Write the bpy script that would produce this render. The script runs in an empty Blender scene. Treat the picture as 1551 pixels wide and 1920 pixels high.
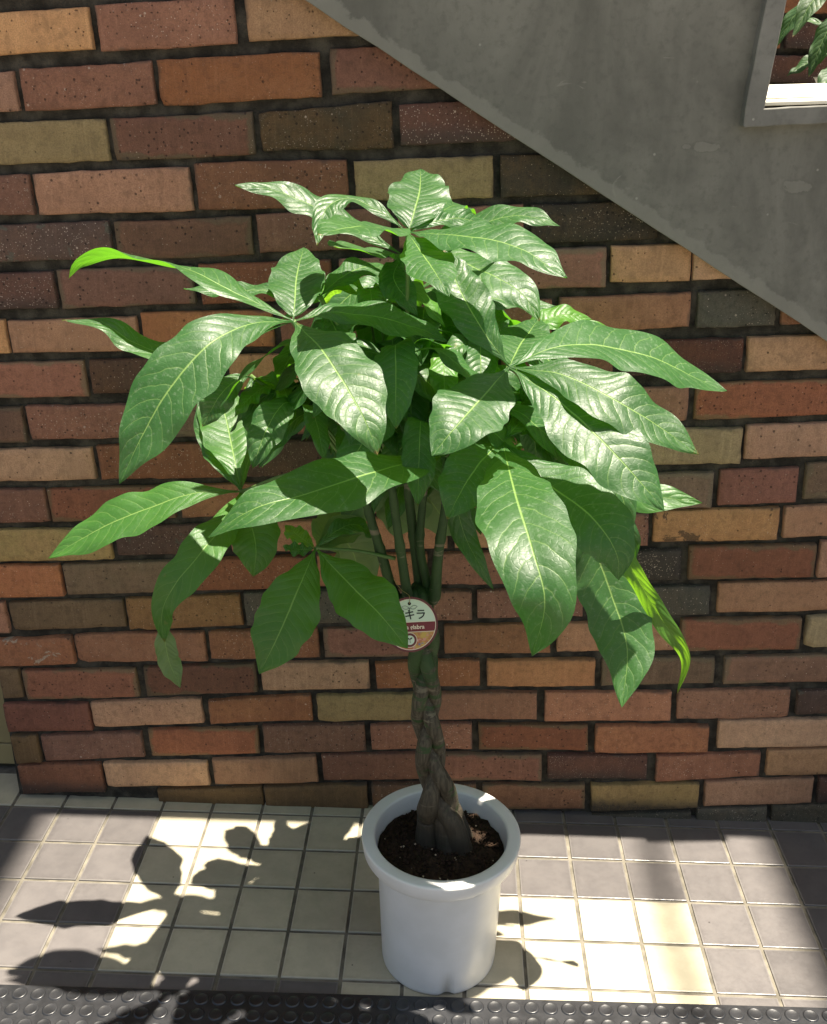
import bpy, bmesh, math, random
from mathutils import Vector, Matrix, noise
sc = bpy.context.scene
col = sc.collection
random.seed(7)

# ---------------------------------------------------------------- camera
PXW, PXH, FPX = 1551.0, 1920.0, 1918.16
CAM = Vector((0.05495, -1.62905, 1.33317))
R2C = Matrix.Rotation(-0.0086736, 3, 'Z') @ Matrix.Rotation(-1.176401, 3, 'X') @ Matrix.Rotation(-0.0353615, 3, 'Z')
cd = bpy.data.cameras.new('camera'); cam = bpy.data.objects.new('camera', cd); col.objects.link(cam)
cd.sensor_fit = 'VERTICAL'; cd.sensor_height = 24.0; cd.sensor_width = 24.0 * PXW / PXH
cd.lens = 24.0 * FPX / PXH; cd.clip_start = 0.02; cd.clip_end = 500
m4 = R2C.transposed().to_4x4(); m4.translation = CAM
cam.matrix_world = m4
sc.camera = cam
sc.render.resolution_x = 827; sc.render.resolution_y = 1024

# ---------------------------------------------------------------- light
SUN_DIR = Vector((0.21, 0.014, 1.0)).normalized()          # towards the sun
world = bpy.data.worlds.new('World'); sc.world = world; world.use_nodes = True
wn = world.node_tree.nodes; wl = world.node_tree.links
bg = wn['Background']; sky = wn.new('ShaderNodeTexSky'); sky.sky_type = 'NISHITA'
sky.sun_disc = False; sky.sun_elevation = math.asin(SUN_DIR.z)
sky.sun_rotation = math.atan2(SUN_DIR.x, SUN_DIR.y); sky.air_density = 1.0; sky.dust_density = 2.5; sky.ozone_density = 1.0
wl.new(sky.outputs[0], bg.inputs[0]); bg.inputs[1].default_value = 0.052
sd = bpy.data.lights.new('sun', 'SUN'); sd.energy = 5.0; sd.angle = math.radians(0.53); sd.color = (1.0, 0.965, 0.91)
so = bpy.data.objects.new('sun', sd); col.objects.link(so)
so.rotation_euler = SUN_DIR.to_track_quat('Z', 'Y').to_euler()
sc.view_settings.view_transform = 'Standard'; sc.view_settings.look = 'None'
sc.view_settings.exposure = 1.62; sc.view_settings.gamma = 1.0; sc.view_settings.use_curve_mapping = False
sc.view_settings.use_white_balance = True; sc.view_settings.white_balance_temperature = 7300; sc.view_settings.white_balance_tint = 10

# ---------------------------------------------------------------- helpers
def ray(x, y):
    d = Vector(((x - PXW/2)/FPX, -(y - PXH/2)/FPX, -1.0))
    return R2C.transposed() @ d
def at(x, y, Y):                       # photo pixel + real depth -> point of the place
    d = ray(x, y); t = (Y - CAM.y)/d.y
    return CAM + d*t
def project(P):
    q = R2C @ (P - CAM)
    return Vector((PXW/2 - FPX*q.x/q.z, PXH/2 + FPX*q.y/q.z))
def link(name, me, mat=None, parent=None):
    o = bpy.data.objects.new(name, me); col.objects.link(o)
    if mat is not None and me is not None and not me.materials: me.materials.append(mat)
    if parent is not None: o.parent = parent
    return o
def tag(o, label=None, cat=None, group=None, kind=None):
    if label: o['label'] = label
    if cat: o['category'] = cat
    if group: o['group'] = group
    if kind: o['kind'] = kind
    return o
def empty(name, loc=(0, 0, 0)):
    o = bpy.data.objects.new(name, None); o.location = loc; o.empty_display_size = .05; col.objects.link(o); return o
def mesh(name, v, f, smooth=False):
    me = bpy.data.meshes.new(name); me.from_pydata([tuple(p) for p in v], [], f); me.update()
    if smooth:
        me.polygons.foreach_set('use_smooth', [True]*len(me.polygons))
    return me
def box_me(name, a, b, bev=0.0, seg=1):
    bm = bmesh.new(); bmesh.ops.create_cube(bm, size=1)
    for v in bm.verts:
        v.co = Vector([(a[i]+b[i])/2 + v.co[i]*(b[i]-a[i]) for i in range(3)])
    if bev: bmesh.ops.bevel(bm, geom=bm.edges[:], offset=bev, segments=seg, profile=.6, affect='EDGES')
    me = bpy.data.meshes.new(name); bm.to_mesh(me); bm.free(); return me
def crom(P, n):
    """Catmull-Rom through points P (any Vectors), n samples, roughly even in length."""
    Q = [P[0]*2 - P[1]] + list(P) + [P[-1]*2 - P[-2]]
    out = []
    for i in range(1, len(Q)-2):
        for k in range(24):
            t = k/24; a, b, c, d = Q[i-1], Q[i], Q[i+1], Q[i+2]
            out.append(.5*((2*b) + (c-a)*t + (2*a-5*b+4*c-d)*t*t + (3*b-3*c+d-a)*t**3))
    out.append(P[-1].copy())
    L = [0]
    for i in range(1, len(out)): L.append(L[-1] + (out[i]-out[i-1]).length)
    res = []; j = 0
    for k in range(n):
        s = L[-1]*k/(n-1)
        while j < len(L)-2 and L[j+1] < s: j += 1
        w = (s-L[j])/max(1e-9, L[j+1]-L[j]); res.append(out[j].lerp(out[j+1], min(1, max(0, w))))
    return res
def tube(P, R, seg=10, closed=True):
    """verts, faces of a tube along P with radii R (numbers or functions of index)"""
    V = []; F = []; n = len(P)
    T0 = (P[1]-P[0]).normalized(); N = T0.orthogonal().normalized()
    for i in range(n):
        T = (P[min(n-1, i+1)] - P[max(0, i-1)]).normalized()
        N = (N - T*N.dot(T)).normalized(); B = T.cross(N)
        r = R[i] if isinstance(R, (list, tuple)) else R
        for k in range(seg):
            a = 2*math.pi*k/seg; V.append(P[i] + (N*math.cos(a)+B*math.sin(a))*r)
    for i in range(n-1):
        for k in range(seg):
            k2 = (k+1) % seg; F.append((i*seg+k, i*seg+k2, (i+1)*seg+k2, (i+1)*seg+k))
    if closed:
        F.append(tuple(range(seg))[::-1]); F.append(tuple((n-1)*seg+k for k in range(seg)))
    return V, F
def lathe(name, prof, seg=96):
    V = []; F = []
    for r, z in prof:
        for k in range(seg):
            a = 2*math.pi*k/seg; V.append(Vector((r*math.cos(a), r*math.sin(a), z)))
    for i in range(len(prof)-1):
        for k in range(seg):
            k2 = (k+1) % seg; F.append((i*seg+k, i*seg+k2, (i+1)*seg+k2, (i+1)*seg+k))
    return V, F

# ---------------------------------------------------------------- materials
class G:
    """tiny node-graph builder"""
    def __init__(s, name):
        s.m = bpy.data.materials.new(name); s.m.use_nodes = True
        s.t = s.m.node_tree; s.n = s.t.nodes; s.l = s.t.links
        s.bsdf = s.n['Principled BSDF']; s.out = s.n['Material Output']
    def put(s, sock, v):
        if hasattr(v, 'is_linked') or hasattr(v, 'links'): s.l.new(v, sock)
        elif isinstance(v, (tuple, list)) and len(v) == 3 and sock.type == 'RGBA': sock.default_value = (*v, 1)
        else: sock.default_value = v
    def node(s, typ, ins=None, **kw):
        n = s.n.new(typ)
        for k, v in kw.items(): setattr(n, k, v)
        for k, v in (ins or {}).items(): s.put(n.inputs[k], v)
        return n
    def math(s, op, a, b=0.0, c=0.0, clamp=False):
        n = s.node('ShaderNodeMath', {0: a, 1: b, 2: c}, operation=op); n.use_clamp = clamp; return n.outputs[0]
    def mix(s, f, a, b, blend='MIX'):
        n = s.n.new('ShaderNodeMix'); n.data_type = 'RGBA'; n.blend_type = blend
        s.put(n.inputs[0], f); s.put(n.inputs[6], a); s.put(n.inputs[7], b); return n.outputs[2]
    def noise(s, vec, scale, detail=3, rough=.55, dist=0.0):
        return s.node('ShaderNodeTexNoise', {'Vector': vec, 'Scale': scale, 'Detail': detail, 'Roughness': rough, 'Distortion': dist}).outputs[0]
    def ramp(s, f, lo, hi, a=0.0, b=1.0):
        n = s.node('ShaderNodeMapRange', {0: f, 1: lo, 2: hi, 3: a, 4: b}); n.clamp = True; n.interpolation_type = 'SMOOTHSTEP'; return n.outputs[0]
    def coord(s, which='Object', shift=True, scale=(1, 1, 1)):
        v = s.node('ShaderNodeTexCoord').outputs[which]
        if shift:
            r = s.node('ShaderNodeObjectInfo').outputs['Random']
            k = s.math('MULTIPLY', r, 37.0)
            cb = s.node('ShaderNodeCombineXYZ', {0: k, 1: s.math('MULTIPLY', r, 91.0), 2: s.math('MULTIPLY', r, 53.0)}).outputs[0]
            v2 = s.node('ShaderNodeVectorMath', {0: v, 1: cb}, operation='ADD').outputs[0]
        else: v2 = v
        if scale != (1, 1, 1):
            v2 = s.node('ShaderNodeVectorMath', {0: v2, 1: scale}, operation='MULTIPLY').outputs[0]
        return v, v2
    def fin(s, color, rough=.6, bump=None, bs=.3, bd=.001, spec=.4):
        s.put(s.bsdf.inputs['Base Color'], color); s.put(s.bsdf.inputs['Roughness'], rough)
        s.bsdf.inputs['Specular IOR Level'].default_value = spec
        if bump is not None:
            b = s.node('ShaderNodeBump', {'Strength': bs, 'Distance': bd, 'Height': bump}); s.l.new(b.outputs[0], s.bsdf.inputs['Normal'])
        return s.m

def brick_mat(name, base, var, flash=None, white=.5, dark=.5, rough=1.0, stain=None, soot=0.0):
    g = G('brick_'+name); v0, v = g.coord()
    dim = lambda c, f: tuple(min(1, x*f) for x in c)
    rnd = g.node('ShaderNodeObjectInfo').outputs['Random']
    big = g.noise(v, 16, 4, .6); mid = g.noise(v, 75, 5, .65); fine = g.noise(v, 480, 3, .7)
    str_ = g.noise(g.node('ShaderNodeVectorMath', {0: v, 1: (190, 190, 11)}, operation='MULTIPLY').outputs[0], 1.0, 3)
    c = g.mix(g.ramp(big, .33, .66), base, var)
    c = g.mix(g.math('MULTIPLY', g.ramp(mid, .45, .70), .60), c, dim(base, .48))
    c = g.mix(g.math('MULTIPLY', g.ramp(g.noise(v, 9, 3, .6, .5), .52, .72), .45), c, dim(base, .55))
    c = g.mix(g.math('MULTIPLY', g.ramp(str_, .48, .75), .28), c, tuple(min(1, x*1.35+.02) for x in base))
    sp = g.node('ShaderNodeSeparateXYZ', {0: v0}).outputs
    wob = g.math('MULTIPLY', g.math('SUBTRACT', g.noise(v, 26, 4, .6), .5), .028)
    gn = g.node('ShaderNodeSeparateXYZ', {0: g.node('ShaderNodeTexCoord').outputs['Generated']}).outputs
    ex = g.math('MULTIPLY', g.math('SUBTRACT', .5, g.math('ABSOLUTE', g.math('SUBTRACT', gn[0], .5))), .21)
    ez = g.math('MULTIPLY', g.math('SUBTRACT', .5, g.math('ABSOLUTE', g.math('SUBTRACT', gn[2], .5))), .066)
    d = g.math('ADD', g.math('MINIMUM', ex, ez), wob)
    if flash:
        c = g.mix(g.ramp(d, .0055, .0105), flash, c)
        ring = g.math('MULTIPLY', g.ramp(d, .010, .0125), g.ramp(d, .017, .0135))
        c = g.mix(g.math('MULTIPLY', ring, .14), c, dim(base, 1.5))
    if stain:
        c = g.mix(g.ramp(g.noise(v, 22, 5, .65, .6), .58, .61), c, stain)
    if soot:
        hh = g.math('ADD', sp[2], g.math('MULTIPLY', g.math('SUBTRACT', mid, .5), .035))
        c = g.mix(g.math('MULTIPLY', g.ramp(hh, .004, -.026), soot), c, (.035, .032, .028))
    # fired-in pale grit in two sizes, dark pits
    for scale, amt, mx in ((430, 1.0, .46), (150, .16, .40)):
        vo = g.node('ShaderNodeTexVoronoi', {'Vector': v, 'Scale': scale, 'Randomness': 1.0})
        cs = g.node('ShaderNodeSeparateColor', {0: vo.outputs['Color']}).outputs
        lo = 1-.30*white*amt
        pick = g.ramp(cs[0], lo, lo+.02); size = g.math('MULTIPLY', cs[1], mx)
        wm = g.math('MULTIPLY', pick, g.ramp(g.math('SUBTRACT', size, vo.outputs['Distance']), 0, .10))
        c = g.mix(g.math('MULTIPLY', wm, .62), c, (.56, .42, .31))
    vd = g.node('ShaderNodeTexVoronoi', {'Vector': v, 'Scale': 210, 'Randomness': 1.0})
    cs2 = g.node('ShaderNodeSeparateColor', {0: vd.outputs['Color']}).outputs
    pd = g.ramp(cs2[2], 1-.17*dark, 1-.17*dark+.02)
    dm = g.math('MULTIPLY', pd, g.ramp(g.math('SUBTRACT', g.math('MULTIPLY', cs2[1], .48), vd.outputs['Distance']), 0, .1))
    c = g.mix(g.math('MULTIPLY', dm, .85), c, dim(base, .16))
    c = g.mix(g.math('MULTIPLY', g.ramp(fine, .40, .64), .50), c, dim(base, .48))
    c = g.mix(g.math('MULTIPLY', g.ramp(g.math('ADD', d, g.math('MULTIPLY', g.math('SUBTRACT', fine, .5), .006)), .0035, -.002), .55), c, (.06, .048, .036))   # dirty arrises
    hsv = g.node('ShaderNodeHueSaturation', {'Color': c, 'Value': g.math('MULTIPLY_ADD', rnd, .50, .84), 'Saturation': g.math('MULTIPLY_ADD', g.math('FRACT', g.math('MULTIPLY', rnd, 7.3)), .18, .77)}).outputs[0]
    h = g.math('ADD', g.math('MULTIPLY', fine, .55*rough), g.math('ADD', g.math('MULTIPLY', mid, .95*rough), g.math('MULTIPLY', dm, -1.6)))
    return g.fin(hsv, .72, h, 1.0, .0021, .35)

BR = {}
for nm, kw in {
 'tan': dict(base=(0.484,0.240,0.087), var=(0.429,0.201,0.072), white=.08, dark=.4, rough=.6),
 'pink': dict(base=(0.418,0.201,0.091), var=(0.374,0.167,0.072), white=.18, dark=.4, rough=.6),
 'pink_stained': dict(base=(0.385,0.145,0.058), var=(0.353,0.117,0.039), stain=(0.433,0.316,0.218), white=.2, dark=.2),
 'mottled_tan': dict(base=(0.453,0.225,0.077), var=(0.408,0.190,0.064), stain=(0.103,0.056,0.025), white=.35, dark=.3),
 'orange': dict(base=(0.374,0.152,0.059), var=(0.407,0.171,0.068), white=.12, dark=.5),
 'orange_tan': dict(base=(0.462,0.206,0.072), var=(0.407,0.167,0.057), white=.06, dark=.5, rough=.7),
 'deep_orange': dict(base=(0.343,0.117,0.040), var=(0.377,0.135,0.044), white=.25, dark=.5),
 'orange_brown': dict(base=(0.342,0.133,0.033), var=(0.283,0.101,0.027), white=.3, dark=.6),
 'red_orange': dict(base=(0.365,0.133,0.039), var=(0.342,0.117,0.036), white=.35, dark=.4),
 'rough_orange': dict(base=(0.374,0.140,0.048), var=(0.330,0.111,0.030), white=.3, dark=.9, rough=2.2),
 'red': dict(base=(0.288,0.096,0.033), var=(0.248,0.079,0.027), white=.9, dark=.7),
 'brown_red': dict(base=(0.271,0.101,0.033), var=(0.211,0.073,0.025), white=.7, dark=.8),
 'red_plum': dict(base=(0.224,0.079,0.032), var=(0.189,0.066,0.029), white=.5, dark=.6),
 'red_sooty': dict(base=(0.260,0.085,0.030), var=(0.235,0.079,0.027), white=.3, dark=.4, soot=.8),
 'deep_red': dict(base=(0.283,0.073,0.025), var=(0.253,0.064,0.022), white=.2, dark=.6),
 'dark_red': dict(base=(0.147,0.048,0.020), var=(0.107,0.039,0.023), white=1.3, dark=.9, soot=.7),
 'purple': dict(base=(0.123,0.055,0.029), var=(0.092,0.049,0.033), white=1.0, dark=.8, stain=(0.093,0.082,0.055)),
 'dark_brown': dict(base=(0.123,0.055,0.022), var=(0.085,0.046,0.025), white=.8, dark=.8),
 'brown': dict(base=(0.176,0.098,0.034), var=(0.142,0.079,0.029), white=.1, dark=.5),
 'greybrown': dict(base=(0.176,0.106,0.043), var=(0.195,0.106,0.044), white=.35, dark=.4),
 'rough_brown': dict(base=(0.277,0.138,0.044), var=(0.224,0.106,0.033), white=.4, dark=1.2, rough=2.6),
 'mauve': dict(base=(0.176,0.096,0.044), var=(0.153,0.087,0.040), white=.3, dark=.5, flash=(0.153,0.106,0.049)),
 'slate': dict(base=(0.080,0.075,0.051), var=(0.092,0.071,0.043), white=.7, dark=.9),
 'black': dict(base=(0.043,0.035,0.021), var=(0.092,0.054,0.022), white=1.0, dark=.6),
 'black_specked': dict(base=(0.059,0.043,0.028), var=(0.048,0.039,0.025), white=1.8, dark=.6),
 'clinker': dict(base=(0.135,0.073,0.023), var=(0.064,0.054,0.029), white=1.1, dark=1.8, rough=3.2),
 'stone': dict(base=(0.418,0.289,0.110), var=(0.352,0.240,0.091), white=0, dark=.1, rough=2.4),
 'stone_tan': dict(base=(0.408,0.250,0.090), var=(0.342,0.239,0.077), white=0, dark=.3, rough=1.6),
 'stone_sooty': dict(base=(0.385,0.230,0.058), var=(0.342,0.212,0.049), white=0, dark=.3, rough=2.6, soot=.95),
 'flashed_red': dict(base=(0.265,0.083,0.030), var=(0.235,0.073,0.029), flash=(0.171,0.101,0.044), white=.15, dark=.7, rough=.6),
 'flashed_purple': dict(base=(0.183,0.066,0.030), var=(0.160,0.062,0.030), flash=(0.123,0.083,0.040), white=.15, dark=.6, rough=.6),
 'flashed_brown': dict(base=(0.200,0.079,0.027), var=(0.165,0.066,0.026), flash=(0.142,0.087,0.036), white=.15, dark=.9, rough=.6),
}.items(): BR[nm] = brick_mat(nm, **kw)

def simple(name, c, rough=.5, spec=.5, var=.0, scale=20, bump=0.0, bscale=200, c2=None, bd=.0006):
    g = G(name); v0, v = g.coord()
    n = g.noise(v, scale, 4)
    cc = g.mix(g.ramp(n, .3, .7), c, c2 if c2 else tuple(x*(1-var) for x in c))
    b = g.noise(v, bscale, 3) if bump else None
    return g.fin(cc, rough, b, bump, bd, spec)

def mortar():
    g = G('mortar'); v0, v = g.coord(shift=False)
    a = g.noise(v, 30, 4, .6); b = g.noise(v, 300, 3, .6)
    c = g.mix(g.ramp(a, .35, .7), (.030, .027, .022), (.085, .076, .060))
    return g.fin(c, .95, g.math('ADD', a, b), .8, .003, .15)
def concrete(name, base=(.176, .171, .145), edge=None):
    g = G(name); v0, v = g.coord(shift=False)
    sv = g.node('ShaderNodeVectorMath', {0: v, 1: (1, 1, .6)}, operation='MULTIPLY').outputs[0]
    a = g.noise(sv, 7, 6, .62, .6); b = g.noise(v, 70, 5, .65); f = g.noise(v, 700, 2)
    drip = g.noise(g.node('ShaderNodeVectorMath', {0: v, 1: (26, 1, 1.3)}, operation='MULTIPLY').outputs[0], 1.0, 4)
    c = g.mix(g.ramp(a, .3, .72), tuple(x*.70 for x in base), tuple(x*1.2 for x in base))
    c = g.mix(g.math('MULTIPLY', g.ramp(drip, .48, .72), .22), c, tuple(x*1.28 for x in base))
    c = g.mix(g.math('MULTIPLY', g.ramp(b, .46, .70), .5), c, tuple(x*.62 for x in base))
    # lighter laitance patches and scratches
    pa = g.noise(v, 16, 5, .62, 1.2); c = g.mix(g.math('MULTIPLY', g.ramp(pa, .66, .70), .35), c, tuple(min(1, x*1.7) for x in base))
    sc_ = g.noise(g.node('ShaderNodeVectorMath', {0: v, 1: (12, 1, 120)}, operation='MULTIPLY').outputs[0], 1.3, 2)
    c = g.mix(g.math('MULTIPLY', g.ramp(sc_, .755, .775), .3), c, tuple(min(1, x*1.9) for x in base))
    vo = g.node('ShaderNodeTexVoronoi', {'Vector': v, 'Scale': 45}); cs = g.node('ShaderNodeSeparateColor', {0: vo.outputs['Color']}).outputs
    if edge:
        x0, z0, s_ = edge; q = g.node('ShaderNodeSeparateXYZ', {0: v0}).outputs
        dd = g.math('DIVIDE', g.math('SUBTRACT', g.math('SUBTRACT', q[2], z0), g.math('MULTIPLY', g.math('SUBTRACT', q[0], x0), s_)), math.sqrt(1+s_*s_))
        dd = g.math('ADD', dd, g.math('MULTIPLY', g.math('SUBTRACT', g.noise(v, 30, 5, .65), .5), .045))
        c = g.mix(g.math('MULTIPLY', g.ramp(dd, .022, .016), .55), c, tuple(x*1.45 for x in base))
        for cx, cz, rx, rz in ((-0.028, 1.198, .021, .010), (-0.173, 1.253, .022, .007), (-0.200, 1.253, .007, .004)):   # plugged hole, filled chips
            e2 = g.math('ADD', g.math('POWER', g.math('DIVIDE', g.math('SUBTRACT', q[0], cx), rx), 2.0), g.math('POWER', g.math('DIVIDE', g.math('SUBTRACT', q[2], cz), rz), 2.0))
            e2 = g.math('ADD', e2, g.math('MULTIPLY', g.math('SUBTRACT', g.noise(v, 70, 5, .65), .5), 3.2))
            c = g.mix(g.math('MULTIPLY', g.math('MULTIPLY', g.ramp(e2, 1.7, 1.0), g.ramp(e2, .7, 1.0)), .25), c, tuple(x*.55 for x in base))
            c = g.mix(g.math('MULTIPLY', g.ramp(e2, 1.0, .7), .28), c, tuple(x*1.5 for x in base))
    pit = g.math('MULTIPLY', g.ramp(cs[0], .90, .91), g.ramp(vo.outputs['Distance'], .12, .05))
    c = g.mix(g.math('MULTIPLY', pit, .6), c, tuple(min(1, x*2.1) for x in base))
    h = g.math('ADD', g.math('MULTIPLY', b, .7), g.math('MULTIPLY', f, .25))
    return g.fin(c, .8, h, .5, .0012, .3)
def tile_mat(name, base, var, rough, edge):
    g = G(name); v0, v = g.coord()
    a = g.noise(v, 24, 4, .6); b = g.noise(v, 160, 3, .6); f = g.noise(v, 900, 2)
    c = g.mix(g.ramp(a, .3, .7), base, var)
    c = g.mix(g.math('MULTIPLY', g.ramp(b, .5, .72), .22), c, tuple(x*.78 for x in base))
    sp = g.node('ShaderNodeSeparateXYZ', {0: v0}).outputs                 # pale arris: edge highlights put into the colour
    e = g.math('MAXIMUM', g.math('ABSOLUTE', sp[0]), g.math('ABSOLUTE', sp[1]))
    c = g.mix(g.math('MULTIPLY', g.ramp(e, .0435, .0462), .55), c, edge)
    spk = g.node('ShaderNodeTexVoronoi', {'Vector': v, 'Scale': 60}); cs = g.node('ShaderNodeSeparateColor', {0: spk.outputs['Color']}).outputs
    c = g.mix(g.math('MULTIPLY', g.ramp(cs[0], .965, .97), g.ramp(spk.outputs['Distance'], .12, .05)), c, tuple(x*.3 for x in base))
    gr = g.ramp(g.math('ADD', e, g.math('MULTIPLY', g.math('SUBTRACT', g.noise(v, 55, 4, .65), .5), .03)), .036, .048)
    c = g.mix(g.math('MULTIPLY', gr, .30), c, tuple(x*.55 for x in base))
    rn = g.node('ShaderNodeObjectInfo').outputs['Random']
    c = g.node('ShaderNodeHueSaturation', {'Color': c, 'Value': g.math('MULTIPLY_ADD', rn, .22, .88)}).outputs[0]
    r = g.ramp(b, .3, .7, rough-.06, rough+.1)
    return g.fin(c, r, g.math('ADD', g.math('MULTIPLY', a, .6), g.math('MULTIPLY', f, .08)), .25, .001, .45)
def leaf_mat(name, a, b, trans, tfac, dust_sheen=.6, rough=.44, vein=(.30, .46, .13)):
    g = G(name); uv = g.node('ShaderNodeTexCoord').outputs['UV']
    sp = g.node('ShaderNodeSeparateXYZ', {0: uv}).outputs
    v0, v = g.coord()
    t = sp[0]; s = g.math('ABSOLUTE', g.math('MULTIPLY_ADD', sp[1], 2.0, -1.0))
    rnd = g.node('ShaderNodeObjectInfo').outputs['Random']
    wob = g.math('MULTIPLY', g.math('SUBTRACT', g.noise(v, 26, 3), .5), .8)
    side = g.math('MULTIPLY', g.math('GREATER_THAN', sp[1], .5), .47)
    ph = g.math('FRACT', g.math('ADD', g.math('ADD', g.math('MULTIPLY', t, 15.0), g.math('MULTIPLY', g.math('POWER', s, 1.4), -1.9)), g.math('ADD', wob, side)))
    dv = g.math('ABSOLUTE', g.math('SUBTRACT', ph, .5))                    # 0 on a side vein
    fade = g.ramp(s, 1.0, .75)
    veinm = g.math('MULTIPLY', g.ramp(dv, .055, .0), fade)
    ribw = g.math('MULTIPLY_ADD', t, -.024, .033)
    rib = g.ramp(g.math('SUBTRACT', s, ribw), .018, -.012)
    net = g.node('ShaderNodeTexVoronoi', {'Vector': v, 'Scale': 160}, feature='DISTANCE_TO_EDGE').outputs['Distance']
    n1 = g.noise(v, 20, 3); n2 = g.noise(v, 300, 3, .6)
    c = g.mix(g.ramp(n1, .3, .7), a, b)
    c = g.mix(g.math('MULTIPLY', rnd, .45), c, tuple(x*.62 for x in a))
    r2 = g.math('FRACT', g.math('MULTIPLY', rnd, 13.7))
    c = g.mix(g.math('MULTIPLY', g.math('MULTIPLY', r2, .35), g.ramp(n1, .35, .65)), c, (a[0]*2.0, a[1]*1.35, a[2]))
    c = g.mix(g.math('MULTIPLY', veinm, .30), c, vein)
    dm = g.math('MULTIPLY', g.ramp(g.noise(g.node('ShaderNodeVectorMath', {0: uv, 1: (38, 6, 1)}, operation='MULTIPLY').outputs[0], 1.6, 4, .7), .52, .72), dust_sheen)  # dust streaks whose grey also paints the leaf's sheen into the colour
    c = g.mix(g.math('MULTIPLY', dm, .5), c, (.30, .38, .26))
    c = g.mix(g.math('MULTIPLY', rib, .62), c, vein)
    brown = g.math('MULTIPLY', g.ramp(g.math('ADD', t, g.math('MULTIPLY', g.math('SUBTRACT', n2, .5), .05)), .972, .99), g.ramp(r2, .35, .5))
    c = g.mix(brown, c, (.16, .10, .035))
    fleck = g.math('MULTIPLY', g.ramp(g.noise(v, 70, 2), .70, .74), g.math('MULTIPLY', g.ramp(r2, .5, .9), .5))
    c = g.mix(fleck, c, (.17, .16, .05))
    dome = g.math('POWER', g.math('MULTIPLY', dv, 2.0), .55)
    h = g.math('ADD', g.math('MULTIPLY', g.math('MULTIPLY', dome, fade), .85), g.math('ADD', g.math('MULTIPLY', n1, .9), g.math('MULTIPLY', g.ramp(net, 0, .15), .10)))
    h = g.math('SUBTRACT', h, g.math('MULTIPLY', rib, .5))
    bump = g.node('ShaderNodeBump', {'Strength': .5, 'Distance': .0015, 'Height': h}).outputs[0]
    g.put(g.bsdf.inputs['Base Color'], c)
    g.put(g.bsdf.inputs['Roughness'], g.math('ADD', g.math('MULTIPLY', dm, .18), g.ramp(n2, .3, .7, rough-.05, rough+.07)))
    g.bsdf.inputs['Specular IOR Level'].default_value = .52
    g.l.new(bump, g.bsdf.inputs['Normal'])
    tr = g.node('ShaderNodeBsdfTranslucent'); g.l.new(bump, tr.inputs['Normal'])
    tc = g.mix(g.math('MULTIPLY', veinm, .4), trans, tuple(x*.6 for x in trans))
    tc = g.mix(g.math('MULTIPLY', rib, .6), tc, tuple(min(1, x*1.3) for x in trans))
    g.put(tr.inputs['Color'], tc)
    ms = g.node('ShaderNodeMixShader', {0: tfac}); g.l.new(g.bsdf.outputs[0], ms.inputs[1]); g.l.new(tr.outputs[0], ms.inputs[2])
    g.l.new(ms.outputs[0], g.out.inputs[0]); return g.m
def stem_mat():
    g = G('money_tree_bark'); v0, v = g.coord(shift=False)
    z = g.node('ShaderNodeSeparateXYZ', {0: v0}).outputs[2]
    n = g.noise(v, 22, 4, .6); st = g.noise(g.node('ShaderNodeVectorMath', {0: v, 1: (260, 260, 22)}, operation='MULTIPLY').outputs[0], 1.0, 3)
    ring = g.noise(g.node('ShaderNodeVectorMath', {0: v, 1: (14, 14, 60)}, operation='MULTIPLY').outputs[0], 1.0, 4, .6, .8)
    green = g.mix(g.ramp(n, .3, .7), (.018, .044, .012), (.034, .068, .020))
    bark = g.mix(g.ramp(st, .35, .7), (.038, .030, .019), (.095, .080, .053))
    old = g.math('ADD', g.ramp(z, .50, .12), g.math('MULTIPLY', g.math('SUBTRACT', ring, .5), 3.4))
    c = g.mix(g.ramp(old, .45, .70), green, bark)
    c = g.mix(g.math('MULTIPLY', g.ramp(ring, .60, .65), .55), c, (.20, .175, .12))
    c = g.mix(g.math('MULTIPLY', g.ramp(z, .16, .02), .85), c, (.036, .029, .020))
    return g.fin(c, .65, g.math('ADD', st, g.math('MULTIPLY', ring, 1.5)), .8, .0018, .35)
M = {}
M['mortar'] = mortar(); M['concrete'] = concrete('cast_concrete'); M['concrete_frame'] = concrete('frame_concrete', (.19, .186, .165))
M['cream_tile'] = tile_mat('cream_tile', (.49, .445, .325), (.42, .385, .28), .42, (.58, .54, .44))
M['dark_tile'] = tile_mat('dark_tile', (.128, .118, .114), (.106, .098, .096), .36, (.24, .225, .21))
M['grout'] = simple('grout', (.21, .19, .15), .9, .2, c2=(.11, .10, .08), scale=30, bump=.5)
M['ground'] = simple('ground_concrete', (.30, .28, .25), .9, .2, var=.25, scale=3, bump=.5)
M['rubber'] = simple('rubber', (.015, .016, .018), .32, .65, c2=(.030, .031, .034), scale=35, bump=.35, bscale=240)
M['pot'] = simple('white_plastic', (.76, .755, .735), .30, .5, c2=(.69, .685, .655), scale=14, bump=.12, bscale=30)
M['soil'] = simple('potting_soil', (.018, .011, .007), .95, .2, c2=(.045, .026, .016), scale=90, bump=1.0, bscale=260, bd=.003)
M['perlite'] = simple('perlite', (.55, .42, .30), .9, .2, var=.3, scale=300)
M['panel'] = simple('beige_panel', (.34, .27, .13), .5, .4, var=.15, scale=12)
M['panel_joint'] = simple('panel_joint', (.05, .045, .03), .9, .2)
M['white_board'] = simple('white_board', (.72, .68, .58), .6, .4, var=.12, scale=30)
M['cream_pot'] = simple('cream_ceramic', (.66, .58, .46), .35, .5, var=.05)
M['spathe'] = simple('spathe_white', (.75, .75, .66), .5, .4, var=.08)
M['leaf'] = leaf_mat('money_tree_leaf', (.026, .092, .024), (.037, .118, .032), (.15, .47, .022), .36)
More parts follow.
